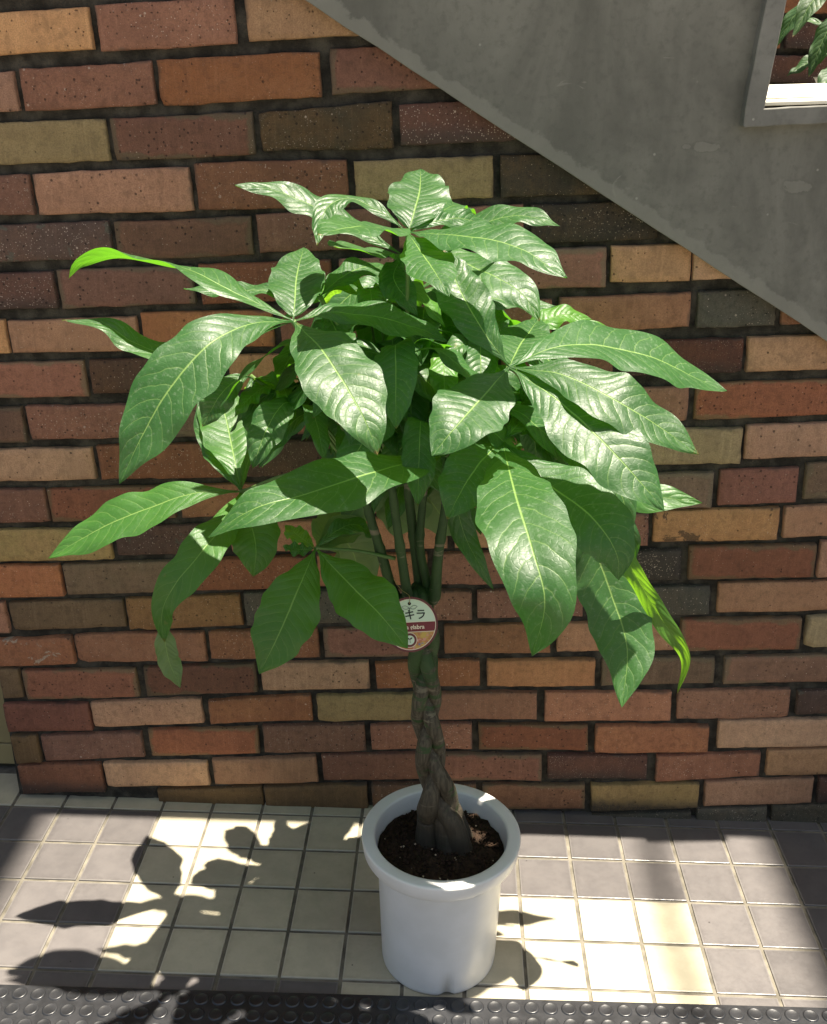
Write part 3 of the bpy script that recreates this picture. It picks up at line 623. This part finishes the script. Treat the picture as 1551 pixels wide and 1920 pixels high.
# ================================================================ the potted money tree
PC = Vector((.0570, -.3310, 0)); RIMZ = .2469
def pot_me():
    seg = 128
    prof = [(.0880,.0035),(.0920,0.0),(.0934,.0018),(.0940,.006),(.0958,.060),(.0980,.130),(.1004,.203),(.1008,.2120),(.1014,.2165),(.1050,.2178),(.1170,.2186),(.1212,.2196),(.1228,.2225),(.1243,.2340),(.1255,.2430),(.1252,.2456),(.1240,.2468),(.1220,.2471),(.1085,.2464),(.1056,.2456),(.1043,.2430),(.1030,.2330),(.0985,.190),(.0970,.150),(.0,.150)]
    V, F = lathe('pot', prof, seg)
    na = math.atan2(-.0943, .014)                       # drain notch at the foot, towards the viewer
    for idx, v in enumerate(V):
        rI = idx // seg
        if rI <= 3:
            a = math.atan2(v.y, v.x); d = abs((a-na+math.pi) % (2*math.pi) - math.pi)*.0943
            if d < .0105: v.z = max(v.z, math.sqrt(max(0, .0105**2-d*d))*.95)
            elif d < .0125 and rI < 2: pass
    me = mesh('pot', V, F, True); return me
pot = link('flower_pot', pot_me(), M['pot']); pot.location = PC
tag(pot, 'white plastic flower pot with a thick rolled rim standing on the tiles', 'pot')
# soil: lumpy bed
V = []; F = []; nr, ns = 26, 80
SZ = .2140
V.append(Vector((0, 0, SZ+.010)))
for i in range(1, nr+1):
    for k in range(ns):
        a = 2*math.pi*k/ns; r = .1008*i/nr
        q = Vector((r*math.cos(a), r*math.sin(a), 0))
        z = SZ + .008*(1-(i/nr)**2) + .006*noise.noise(q*45) + .0045*noise.noise(q*130+Vector((5, 5, 5))) + .003*noise.noise(q*300)
        V.append(Vector((q.x, q.y, z)))
for k in range(ns): F.append((0, 1+k, 1+(k+1) % ns))
for i in range(nr-1):
    for k in range(ns):
        a = 1+i*ns+k; b = 1+i*ns+(k+1) % ns; F.append((a, a+ns, b+ns, b))
soil = link('potting_soil', mesh('potting_soil', V, F, True), M['soil']); soil.location = PC; tag(soil, 'dark crumbly potting soil in the white pot', 'soil', kind='stuff')
rs = random.Random(11); cv = []; cf = []
def crumb(x, y, z, s):
    b = len(cv); rot = Matrix.Rotation(rs.uniform(0, 6), 3, Vector((rs.random()+.01, rs.random(), rs.random())))
    for p in ((1,0,0),(-1,0,0),(0,1,0),(0,-1,0),(0,0,1),(0,0,-1)):
        cv.append(rot @ Vector(p)*s*rs.uniform(.6, 1.3) + Vector((x, y, z)))
    for f in ((0,2,4),(2,1,4),(1,3,4),(3,0,4),(2,0,5),(1,2,5),(3,1,5),(0,3,5)): cf.append(tuple(b+q for q in f))
for _ in range(1500):
    a = rs.uniform(0, 6.283); r = .097*math.sqrt(rs.random())
    crumb(r*math.cos(a), r*math.sin(a), SZ + .008*(1-(r/.105)**2) + rs.uniform(-.002, .004), rs.uniform(.001, .0042))
o = link('soil_crumbs', mesh('soil_crumbs', cv, cf), M['soil'], soil); o['kind'] = 'stuff'
cv = []; cf = []
for _ in range(42):
    a = rs.uniform(0, 6.283); r = .094*math.sqrt(rs.random())
    crumb(r*math.cos(a), r*math.sin(a), SZ + .008*(1-(r/.105)**2) + .003, rs.uniform(.0008, .0022))
o = link('perlite_grains', mesh('perlite_grains', cv, cf), M['perlite'], soil); o['kind'] = 'stuff'

tree = empty('money_tree', (PC.x, PC.y, SZ))
tag(tree, 'tall money tree with braided green trunk and big glossy fingered leaves in white pot', 'houseplant')
TO = Vector((PC.x, PC.y, SZ))
def tpart(name, V, F, mat, smooth=True, parent=tree, off=TO):
    return link(name, mesh(name, [Vector(v)-off for v in V], F, smooth), mat, parent)
# braided stems
axis = crom([at(838, 1600, -.325), at(826, 1520, -.325), at(806, 1400, -.325), at(797, 1280, -.325), at(793, 1180, -.325), at(788, 1110, -.325)], 120)
tops = [[(742, 1120, -.335), (716, 1040, -.34), (690, 955, -.35), (676, 900, -.36)],
        [(768, 1128, -.34), (751, 1030, -.35), (737, 930, -.36), (728, 860, -.36)],
        [(790, 1120, -.31), (779, 1030, -.30), (768, 940, -.30), (762, 850, -.30)],
        [(806, 1115, -.32), (788, 1030, -.31), (792, 950, -.31), (800, 860, -.31)],
        [(814, 1120, -.33), (822, 1040, -.33), (834, 960, -.34), (846, 870, -.35)]]
stem_top = []
for s in range(5):
    pts_ = []; rad = []
    for k, c in enumerate(axis):
        f = k/119; low = max(0, (.46-f)/.46)
        if s < 3:                                   # the three plaited in front
            th = 2*math.pi*(max(f, .15)*1.75 + s/3) + 2.75
            ax = .0130 + .019*low**1.9
            p = c + Vector((math.sin(th)*ax, math.sin(2*th)*.0100 - .004 - .010*low**1.5*math.cos(th), 0))
            r0 = .0118
        else:                                       # two that run up the back
            sg = -1 if s == 3 else 1
            p = c + Vector((sg*(.010 + .016*low**1.4)*math.cos(f*4.2), .012 + .008*low, 0)); r0 = .0105
        pts_.append(p)
        rad.append(r0*(1-.10*f) + .0118*low**1.6 + .0005*math.sin(f*37+s*2) + .0009*noise.noise(Vector((f*26, s*9, 0))))
    pts_[0] = pts_[0] - Vector((0, 0, .025)); rad[0] *= 1.12
    stem_top.append((pts_, rad))
left_order = sorted(range(5), key=lambda s: stem_top[s][0][-1].x)
fan = sorted(range(5), key=lambda i: project(at(*tops[i][0])).x)
tips = {}
for s, ti in zip(left_order, fan):
    pts_, rad = stem_top[s]
    up = crom([pts_[-1]] + [at(*q) for q in tops[ti]], 50)
    allp = pts_ + up[1:]
    rr = rad + [rad[-1]*(1-.20*min(1, i/12)-.30*i/49) + .0012*math.exp(-((i-24)/1.3)**2) + .001*math.exp(-((i-37)/1.2)**2) for i in range(1, 50)]
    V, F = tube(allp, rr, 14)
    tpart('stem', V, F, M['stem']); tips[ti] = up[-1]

# ---- leaves
PROF = [(0, .035), (.05, .06), (.10, .17), (.18, .40), (.28, .66), (.40, .89), (.52, 1.0), (.64, .98), (.75, .83), (.84, .60), (.91, .36), (.96, .17), (.985, .07), (1, .0)]
def prof(t):
    for (a, u), (b, w) in zip(PROF, PROF[1:]):
        if t <= b: return u + (w-u)*((t-a)/(b-a))**1.0
    return 0
NT, NS = 52, 12
UP = Vector((0, 0, 1))
def prof_blunt(t): return max(.03*(1-t), math.sin(math.pi*min(1, max(0, (t-.04)/.96))**.85)**.75) if t > .04 else .035
def leaf_mesh(P3, width, k=.6, blunt=False, roll=0.0, fold=.16, seed=0, roll1=None, wave=1.0, visible_px=True, name='leaflet'):
    """P3: points of the midrib. width: pixels across in the photo (visible_px) or metres."""
    r = random.Random(seed); pf = prof_blunt if blunt else prof
    P = crom(P3, NT)
    L = sum((P[i+1]-P[i]).length for i in range(NT-1))
    T = [(P[min(NT-1, i+1)]-P[max(0, i-1)]).normalized() for i in range(NT)]
    N = []
    for i in range(NT):
        c = (CAM-P[i]).normalized(); h = UP*k + c*(1-k)
        n = h - T[i]*h.dot(T[i])
        if n.length < .25 and N: n = n + N[-1]*.6; n -= T[i]*n.dot(T[i])
        N.append(n.normalized())
    for _ in range(3):
        N = [((N[max(0, i-1)]+N[i]*2+N[min(NT-1, i+1)])).normalized() for i in range(NT)]
    S = []
    for i in range(NT):
        a = math.radians(roll + ((roll1-roll)*i/(NT-1) if roll1 is not None else 0))
        n = (N[i]-T[i]*N[i].dot(T[i])).normalized(); n = Matrix.Rotation(a, 3, T[i]) @ n; N[i] = n; S.append(T[i].cross(n))
    if visible_px:
        best = 0
        for m in range(NT//3, NT*3//4, 3):
            a = project(P[m]+S[m]*.01); b = project(P[m]-S[m]*.01); d = (a-b)
            tt = (project(P[m+1])-project(P[m-1])); tt = tt.normalized() if tt.length > 1e-6 else Vector((1, 0))
            best = max(best, abs(d.x*tt.y-d.y*tt.x)/.02)
        W = min(max(width/max(best, 1), .022), .115)
        W = min(W, L*.62)
    else: W = width
    ph = r.uniform(0, 6.28); ph2 = r.uniform(0, 6.28); fr = r.uniform(2.6, 4.2); sd = Vector((r.uniform(0, 50), r.uniform(0, 50), 0))
    V = []; uv = []; F = []
    for i in range(NT):
        t = i/(NT-1); w = W/2*pf(t)
        for j in range(NS+1):
            s = 2*j/NS-1; q = abs(s)
            side_wob = 1 + .05*math.sin(t*19+ph+(2 if s > 0 else 0)) + .03*math.sin(t*43+ph2)
            off_n = fold*w*q - fold*.75*w*q*q                         # channel along the midrib, margins easing back
            off_n += wave*.0035*q*q*math.sin(t*fr*6.28+ph + (1.7 if s > 0 else 0))*min(1, pf(t)*1.3)
            off_n += .0016*noise.noise(Vector((t*9, s*1.8, 0))+sd)
            quilt = math.sin((t*15 - q**1.4*1.9 + (.47 if s > 0 else 0))*math.pi)
            off_n += .00035*(abs(quilt)**.6)*min(1, q*4)*(1-q**4)*min(1, W/.06)
            V.append(P[i] + S[i]*(s*w*side_wob) + N[i]*off_n); uv.append((t, (s+1)/2))
    for i in range(NT-1):
        for j in range(NS):
            a = i*(NS+1)+j; F.append((a, a+1, a+NS+2, a+NS+1))
    return V, F, uv
def uvmesh(name, V, F, uv):
    me = mesh(name, V, F, True); lay = me.uv_layers.new(name='UVMap'); li = [0.0]*(2*len(me.loops))
    for n, lp in enumerate(me.loops): li[2*n], li[2*n+1] = uv[lp.vertex_index]
    lay.data.foreach_set('uv', li); return me
seedc = [100]
def petiole(start, hub, sag=.0, rad=.0024):
    mid = (start+hub)/2 + Vector((0, 0, sag))
    P = crom([start, mid, hub], 18)
    V, F = tube(P, [rad*(1.25 - .35*i/17) for i in range(17)] + [rad*1.5], 8)
    return link('petiole', mesh('petiole', [v-TO for v in V], F, True), M['petiole'], tree)
def add_leaf(pet, P3, w, mat='leaf', **kw):
    seedc[0] += 1
    V, F, uv = leaf_mesh(P3, w, seed=seedc[0], **kw)
    return link('leaflet', uvmesh('leaflet', [v-TO for v in V], F, uv), M[mat], pet)
def whorl(hub, start, leaves, sag=.02):
    """hub (px, px, depth); start = 3-D foot of the petiole; leaves = (points, width px, options)"""
    H = at(*hub); pet = petiole(start, H, sag)
    for pts_, w, kw in leaves:
        P3 = [H.copy()] + [at(*q) for q in pts_]
        kw = dict(kw); add_leaf(pet, P3, w, **kw)
    return pet
A, B_, C_, D_, E_ = tips[fan[0]], tips[fan[1]], tips[fan[2]], tips[fan[3]], tips[fan[4]]
k = lambda v, **o: dict(k=v, **o)
# top whorl
whorl((765,436,-.36), C_, [
  ([(776,400,-.335),(787,358,-.28),(789,317,-.21)], 116, k(.6, blunt=True)),
  ([(715,398,-.34),(655,372,-.33),(612,392,-.35),(594,460,-.40)], 50, k(.85, roll=-8)),
  ([(710,427,-.42),(655,426,-.46),(597,441,-.50)], 52, k(.85)),
  ([(820,414,-.34),(880,412,-.31),(942,442,-.28)], 36, k(.55, roll=10)),
  ([(860,441,-.43),(965,462,-.47),(1064,521,-.51)], 84, k(.72)),
  ([(795,480,-.44),(822,520,-.50),(842,557,-.53)], 90, k(.55)),
  ([(820,402,-.26),(860,384,-.18),(895,404,-.13)], 40, k(.7))])
whorl((756,478,-.24), C_, [
  ([(640,415,-.23),(530,362,-.23),(440,347,-.24)], 50, k(.6)),
  ([(690,472,-.30),(627,463,-.36)], 26, k(.85)),
  ([(738,520,-.30),(762,560,-.34),(783,592,-.35)], 62, k(.3)),
  ([(880,428,-.21),(970,404,-.22),(1050,424,-.25)], 50, k(.65)),
  ([(835,482,-.25),(920,515,-.30),(980,552,-.33),(1012,603,-.35)], 78, k(.6)),
  ([(850,540,-.20),(960,565,-.19),(1050,576,-.19)], 34, k(.7))])
# left whorl
whorl((550,602,-.42), A, [
  ([(553,564,-.39),(557,515,-.33),(570,464,-.25)], 106, k(.6, blunt=True)),
  ([(450,553,-.41),(360,508,-.39),(285,491,-.38),(205,480,-.38),(150,494,-.39),(129,522,-.39)], 46, k(.75, roll=0, roll1=50)),
  ([(470,607,-.47),(390,648,-.52),(320,728,-.55),(265,820,-.57),(224,907,-.58)], 132, k(.55)),
  ([(605,658,-.50),(655,735,-.55),(690,800,-.58),(708,854,-.59)], 142, k(.55)),
  ([(620,586,-.41),(700,594,-.40),(780,614,-.40),(840,640,-.40)], 52, k(.75)),
  ([(440,640,-.42),(315,663,-.42),(250,641,-.41),(200,611,-.41),(117,600,-.41)], 46, k(.7))])
whorl((600,556,-.33), B_, [
  ([(500,545,-.34),(430,545,-.34),(344,541,-.34)], 26, k(.7)),
  ([(590,520,-.29),(575,490,-.26)], 40, k(.5)),
  ([(640,520,-.28),(690,500,-.24),(745,515,-.20)], 46, k(.6)),
  ([(620,600,-.33),(640,640,-.37),(650,690,-.4)], 60, k(.4))], .03)
whorl((470,705,-.31), A, [
  ([(475,745,-.34),(490,790,-.36),(485,850,-.37)], 70, k(.3)),
  ([(500,725,-.31),(545,737,-.31),(585,760,-.31)], 44, dict(k=.6, mat='young_leaf')),
  ([(440,715,-.33),(410,745,-.35),(380,800,-.36)], 60, k(.3))])
# right whorl
whorl((955,688,-.44), E_, [
  ([(964,668,-.41),(980,640,-.36),(1010,598,-.27)], 100, k(.72, blunt=True)),
  ([(1040,652,-.41),(1130,648,-.38),(1240,676,-.36),(1315,714,-.35),(1363,733,-.35)], 92, k(.72)),
  ([(1060,704,-.47),(1150,748,-.50),(1240,803,-.51),(1311,852,-.52)], 98, k(.6)),
  ([(1040,746,-.49),(1130,828,-.54),(1200,903,-.57),(1246,958,-.58)], 135, k(.55)),
  ([(905,744,-.50),(855,800,-.55),(810,855,-.57)], 135, k(.55)),
  ([(905,618,-.43),(865,548,-.40),(832,468,-.35)], 92, k(.45))])
whorl((945,640,-.26), D_, [
  ([(1010,606,-.25),(1060,590,-.24),(1112,601,-.23)], 40, dict(k=.35, roll=-20, mat='young_leaf')),
  ([(1050,632,-.27),(1120,618,-.26),(1197,638,-.25)], 32, dict(k=.6, mat='young_leaf')),
  ([(900,640,-.30),(860,650,-.33),(830,680,-.35)], 46, k(.6)),
  ([(930,600,-.2),(905,570,-.15)], 44, k(.5))])
# middle left whorl
whorl((452,922,-.24), A, [
  ([(440,862,-.20),(425,790,-.13),(404,706,-.06)], 108, k(.5, mat='fresh_leaf')),
  ([(415,862,-.19),(392,795,-.13),(386,716,-.09)], 60, k(.3)),
  ([(370,924,-.25),(300,945,-.26),(200,985,-.27),(90,1047,-.28)], 78, k(.55, mat='fresh_leaf')),
  ([(468,850,-.25),(471,790,-.23),(463,738,-.21)], 24, k(.2, roll=70)),
  ([(470,980,-.30),(480,1030,-.33),(475,1082,-.34)], 98, k(.15, mat='fresh_leaf')),
  ([(418,985,-.34),(370,1045,-.40),(326,1100,-.42),(304,1150,-.42),(309,1205,-.412)], 80, k(.45, mat='fresh_leaf', roll=-10, roll1=25))])
whorl((306,1150,-.412), at(418,985,-.335), [([(308,1185,-.41),(316,1235,-.405),(338,1290,-.40)], 44, dict(k=.0, roll=15, mat='pale_leaf'))], .0)
# long front leaf and the hanging leaves on the right
whorl((838,853,-.37), D_, [
  ([(760,870,-.46),(680,892,-.52),(560,930,-.56),(470,956,-.58),(390,1008,-.58)], 102, k(.72)),
  ([(790,820,-.30),(740,800,-.27),(690,810,-.25)], 60, k(.6)),
  ([(845,900,-.30),(870,1000,-.31),(900,1060,-.33),(926,1107,-.34)], 48, k(.15))])
whorl((942,828,-.41), E_, [
  ([(905,862,-.47),(870,912,-.50),(838,974,-.52)], 112, k(.4)),
  ([(966,925,-.58),(998,1030,-.67),(1022,1130,-.71),(998,1230,-.69)], 172, k(.38)),
  ([(1025,905,-.46),(1105,965,-.50),(1155,1035,-.52),(1160,1088,-.52)], 132, k(.45)),
  ([(985,790,-.35),(1005,850,-.33),(985,890,-.33)], 50, k(.3))])
whorl((1075,925,-.34), E_, [
  ([(1108,1010,-.30),(1145,1110,-.31),(1176,1215,-.35),(1166,1327,-.40)], 128, k(.42)),
  ([(1150,1000,-.33),(1195,1085,-.33),(1240,1160,-.33),(1284,1232,-.34),(1270,1300,-.34)], 38, dict(k=.2, roll=25, mat='young_leaf')),
  ([(1140,960,-.27),(1172,1010,-.26),(1183,1082,-.26)], 62, k(.2))])
whorl((1010,800,-.30), E_, [
  ([(1060,828,-.36),(1120,873,-.41),(1166,930,-.44),(1182,1004,-.45)], 78, k(.5)),
  ([(1110,880,-.25),(1200,925,-.24),(1260,935,-.24),(1317,943,-.24)], 74, k(.35, mat='fresh_leaf')),
  ([(1000,740,-.25),(1010,700,-.2)], 50, k(.5)),
  ([(1060,880,-.26),(1090,920,-.25),(1120,970,-.25)], 70, k(.3))])
# low whorl in front of the trunk
whorl((592,1028,-.37), at(741,1047,-.345), [
  ([(562,1098,-.42),(525,1185,-.46),(486,1264,-.48)], 115, k(.32, mat='fresh_leaf')),
  ([(650,1090,-.42),(712,1152,-.46),(765,1216,-.48)], 108, k(.32, mat='fresh_leaf')),
  ([(630,996,-.35),(668,984,-.33),(706,1009,-.31)], 36, k(.6)),
  ([(640,1010,-.28),(668,1055,-.22),(666,1126,-.20)], 120, dict(k=.0, mat='pale_leaf')),
  ([(625,995,-.27),(650,962,-.2),(662,925,-.17)], 88, dict(k=.2, mat='pale_leaf')),
  ([(565,1031,-.37),(530,1024,-.37)], 24, k(.6)),
  ([(560,1005,-.33),(535,985,-.29)], 34, dict(k=.4, mat='young_leaf'))], .004)
whorl((770,900,-.27), C_, [
  ([(762,935,-.22),(750,970,-.19),(742,1008,-.17)], 110, dict(k=.0, mat='pale_leaf')),
  ([(800,930,-.22),(830,970,-.20),(860,1005,-.19)], 90, dict(k=.1, mat='pale_leaf')),
  ([(735,905,-.26),(690,930,-.25),(640,985,-.24)], 70, dict(k=.3, mat='pale_leaf'))])
# whorls on the wall side of the crown
rl = random.Random(5)
# the crowd of smaller leaves inside the crown
rl = random.Random(21)
def inner(hub, start, n, length, drop, mat='leaf', a0=None):
    H = at(*hub); pet = petiole(start, H, .015, .0018); base = rl.uniform(0, 6.28) if a0 is None else a0
    for q in range(n):
        a = base + 6.283*q/n + rl.uniform(-.25, .25); l = length*rl.uniform(.75, 1.15)
        d = Vector((math.cos(a), math.sin(a)*.8, 0)); e = rl.uniform(-.1, .35)
        P3 = [H.copy(), H + d*l*.35 + UP*l*(.12+e*.3), H + d*l*.7 + UP*l*(.06+e*.3-drop*.3), H + d*l + UP*l*(e*.2-drop)]
        add_leaf(pet, P3, l*rl.uniform(.30, .38), mat=mat, k=.9, roll=rl.uniform(-20, 20), visible_px=False)
for hx, hy, hY, n, l, dr, mt in [(718,618,-.30,6,.13,.3,'leaf'), (898,661,-.28,6,.12,.3,'leaf'), (640,690,-.33,6,.14,.35,'leaf'), (570,770,-.35,6,.12,.4,'leaf'),
     (760,740,-.28,6,.15,.3,'leaf'), (860,760,-.24,6,.15,.35,'leaf'), (690,560,-.26,5,.12,.25,'young_leaf'), (800,600,-.24,6,.14,.3,'leaf'), (530,735,-.33,5,.075,.3,'young_leaf'),
     (650,800,-.33,6,.14,.4,'leaf'), (960,770,-.27,5,.13,.4,'leaf'), (740,830,-.25,6,.14,.4,'leaf'), (1050,860,-.27,5,.12,.5,'leaf'), (830,680,-.3,5,.11,.3,'young_leaf'),
     (780,760,-.11,6,.17,.5,'leaf'), (850,700,-.10,6,.16,.5,'leaf'), (900,800,-.11,6,.16,.5,'leaf'), (760,560,-.13,6,.19,.5,'leaf'), (880,640,-.13,6,.19,.55,'leaf'), (700,760,-.13,6,.19,.5,'leaf'), (820,840,-.15,6,.18,.5,'leaf'), (960,740,-.15,5,.17,.6,'leaf'), (720,700,-.16,6,.14,.5,'leaf'),
     (800,720,-.20,6,.17,.45,'leaf'), (740,680,-.36,6,.15,.4,'leaf'), (870,800,-.34,6,.15,.5,'leaf'), (690,720,-.34,6,.15,.45,'leaf'), (790,800,-.38,6,.15,.5,'leaf'), (720,860,-.2,5,.15,.5,'leaf')]:
    inner((hx, hy, hY), [A, B_, C_, D_, E_][int((hx-500)/125) if 500 <= hx < 1100 else 4], n, l, dr, mt)

# ================================================================ name tag on a string
tc = at(770, 1171, -.385); tn = (CAM - tc).normalized(); tn = (tn + Vector((.10, 0, -.12))).normalized()
tx = UP.cross(tn).normalized(); ty = tn.cross(tx)
tm = Matrix((tx, ty, tn)).transposed().to_4x4(); tm.translation = tc
plant_tag = empty('plant_tag'); plant_tag.matrix_world = tm
tag(plant_tag, 'round maroon rimmed plant name tag hanging on the braided trunk', 'tag')
TR = .0382
def disc(name, r, z, mat, th=.0004, cx=0, cy=0, ymin=None, ymax=None, par=plant_tag, seg=64, rx=None):
    pts_ = []
    for q in range(seg):
        a = 2*math.pi*q/seg; y = r*math.sin(a); x = r*math.cos(a)
        if ymax is not None and y > ymax: y = ymax; x = math.copysign(math.sqrt(max(0, r*r-y*y)), x)
        if ymin is not None and y < ymin: y = ymin; x = math.copysign(math.sqrt(max(0, r*r-y*y)), x)
        if not pts_ or (Vector((x, y, 0))-pts_[-1]).length > 1e-5: pts_.append(Vector((x, y, 0)))
    if (pts_[0]-pts_[-1]).length < 1e-5: pts_.pop()
    n = len(pts_); V = [p + Vector((cx, cy, z)) for p in pts_] + [p + Vector((cx, cy, z-th)) for p in pts_]
    F = [tuple(range(n)), tuple(range(2*n-1, n-1, -1))] + [(q, n+q, n+(q+1) % n, (q+1) % n) for q in range(n)]
    return link(name, mesh(name, V, F), mat, par)
disc('disc', TR, 0, M['tag_rim'], .0012)
disc('border_line', TR*.925, .0004, M['tag_line'], .0003)
disc('upper_field', TR*.90, .0007, M['tag_pale'], .0002, ymin=TR*.10)
disc('name_band', TR*.90, .0007, M['tag_red'], .0002, ymin=-TR*.26, ymax=TR*.075)
disc('flower_picture', TR*.90, .0007, M['tag_print'], .0002, ymax=-TR*.285)
em = disc('emblem', TR*.27, .0010, M['tag_line'], .0002, cx=-TR*.05, cy=-TR*.56)
disc('emblem_ring', TR*.25, .0012, M['tag_rim'], .0001, cx=-TR*.05, cy=-TR*.56, par=em)
disc('emblem_face', TR*.17, .0014, M['tag_pale'], .0001, cx=-TR*.05, cy=-TR*.56, par=em)
for s, dx in ((-1, -.055), (1, .05)): 
    o = disc('emblem_leaf', TR*.055, .0016, M['tag_ink'], .0001, par=em, seg=14)
    o.location = (-TR*.05+dx*TR, -TR*.50, 0); o.rotation_euler = (0, 0, s*.6); o.scale = (1, .45, 1)
V, F = tube([Vector((-TR*.05, -TR*.51, .0016)), Vector((-TR*.04, -TR*.66, .0016))], TR*.012, 4); link('emblem_stalk', mesh('emblem_stalk', V, F), M['tag_ink'], em)
disc('string_hole', TR*.06, .0011, M['tag_ink'], .0002, cx=-TR*.02, cy=TR*.76)
def text(name, body, size, x, y, mat, cjk=False, squash=1.0, bold=0.0):
    cu = bpy.data.curves.new(name, 'FONT'); cu.body = body; cu.size = size; cu.align_x = 'CENTER'; cu.align_y = 'CENTER'; cu.offset = bold
    ob = bpy.data.objects.new(name, cu); col.objects.link(ob)
    dg = bpy.context.evaluated_depsgraph_get(); me = bpy.data.meshes.new_from_object(ob.evaluated_get(dg)); bpy.data.objects.remove(ob)
    for v in me.vertices: v.co = Vector((v.co.x*squash+x, v.co.y+y, .0011))
    me.materials.clear(); me.materials.append(mat)
    return link(name, me, None, plant_tag)
text('species_name', '\u30d1\u30ad\u30e9', TR*.40, -TR*.02, TR*.33, M['tag_ink'], squash=1.0, bold=TR*.006)
text('latin_name', 'Pachira glabra', TR*.215, -TR*.10, -TR*.10, M['tag_line'], bold=TR*.004)
for s in (-1, 1):                                # two outlined seed leaves
    P = [Vector((-TR*.02 + s*TR*(.02+.26*t), TR*(.60+.06*math.sin(t*3.14)+.05*t), .0012)) for t in [q/12 for q in range(13)]]
    Q = [Vector((-TR*.02 + s*TR*(.02+.26*t), TR*(.60-.07*math.sin(t*3.14)+.05*t), .0012)) for t in [q/12 for q in range(13)]]
    V1, F1 = tube(P, TR*.008, 4); V2, F2 = tube(Q, TR*.008, 4)
    link('seed_leaf_outline', mesh('seed_leaf_outline', V1+V2, F1+[tuple(i+len(V1) for i in f) for f in F2]), M['tag_ink'], plant_tag)
V, F = tube([Vector((-TR*.02, TR*.61, .0012)), Vector((-TR*.02, TR*.48, .0012))], TR*.012, 4); link('seedling_stalk', mesh('seedling_stalk', V, F), M['tag_ink'], plant_tag)
inv = tm.inverted()
sp_ = crom([Vector((-TR*.02, TR*.76, .0015)), Vector((-TR*.02, TR*1.05, .002)), inv @ at(752, 1105, -.36), inv @ at(738, 1085, -.348)], 20)
V, F = tube(sp_, .0004, 6); link('string', mesh('string', V, F, True), M['string'], plant_tag)

# ================================================================ peace lily behind the opening
LB = Vector((.735, .23, 1.2975))
V, F = lathe('lily_pot', [(.0,.002),(.055,0),(.06,.004),(.085,.052),(.088,.055),(.084,.055),(.07,.030),(0,.030)], 48)
lp = link('lily_pot', mesh('lily_pot', V, F, True), M['cream_pot']); lp.location = LB
tag(lp, 'shallow cream ceramic pot behind the concrete opening', 'pot')
lily = empty('peace_lily', LB + Vector((0, 0, .03))); tag(lily, 'peace lily with drooping green leaves and white blooms in cream pot', 'houseplant')
LO = LB + Vector((0, 0, .03))
for (a, l, h, w, dr) in [(-2.6,.16,.16,.055,.10), (-2.0,.12,.14,.06,.12), (-1.2,.14,.10,.05,.12), (2.8,.18,.10,.05,.06), (.2,.16,.14,.06,.1), (-.5,.15,.17,.06,.12), (1.4,.12,.20,.06,.05), (2.2,.14,.20,.06,.06), (-1.7,.10,.22,.06,.14), (-3.0,.12,.05,.045,.03), (-2.3,.16,.04,.05,.06), (-2.8,.10,.12,.05,.12), (-1.4,.08,.16,.055,.12), (3.0,.13,.15,.05,.10)]:
    d = Vector((math.cos(a), math.sin(a), 0))
    l *= .82; w *= .68; dr *= .8
    foot = LO + d*.012; top_ = LO + d*l*.45 + UP*h
    V, F = tube(crom([foot, foot.lerp(top_, .5)+UP*.02, top_], 12), .0022, 6)
    pe = link('leaf_stalk', mesh('leaf_stalk', [v-LO for v in V], F, True), M['petiole'], lily)
    P3 = [top_, top_ + d*l*.35 + UP*.01, top_ + d*l*.75 - UP*dr*.35, top_ + d*l*1.0 - UP*dr]
    V, F, uv = leaf_mesh(P3, w, k=.7, visible_px=False, seed=int(a*100)+900)
    link('leaf', uvmesh('leaf', [v-LO for v in V], F, uv), M['lily_leaf'], pe)
for (a, l, h) in [(-2.9,.075,.185), (-1.9,.09,.225), (.5,.08,.24)]:
    d = Vector((math.cos(a), math.sin(a), 0)); foot = LO + d*.008; top_ = LO + d*l + UP*h
    V, F = tube(crom([foot, foot.lerp(top_, .5)+UP*.03, top_], 12), .0016, 6)
    st = link('flower_stalk', mesh('flower_stalk', [v-LO for v in V], F, True), M['petiole'], lily)
    P3 = [top_, top_ + d*.02 + UP*.012, top_ + d*.05 + UP*.012, top_ + d*.075]
    V, F, uv = leaf_mesh(P3, .034, k=.5, fold=.35, visible_px=False, seed=int(a*100)+1900)
    link('spathe', uvmesh('spathe', [v-LO for v in V], F, uv), M['spathe'], st)

sc.render.engine = 'CYCLES'
sc.cycles.use_denoising = True
sc.cycles.max_bounces = 10; sc.cycles.diffuse_bounces = 6; sc.cycles.glossy_bounces = 4; sc.cycles.transmission_bounces = 6
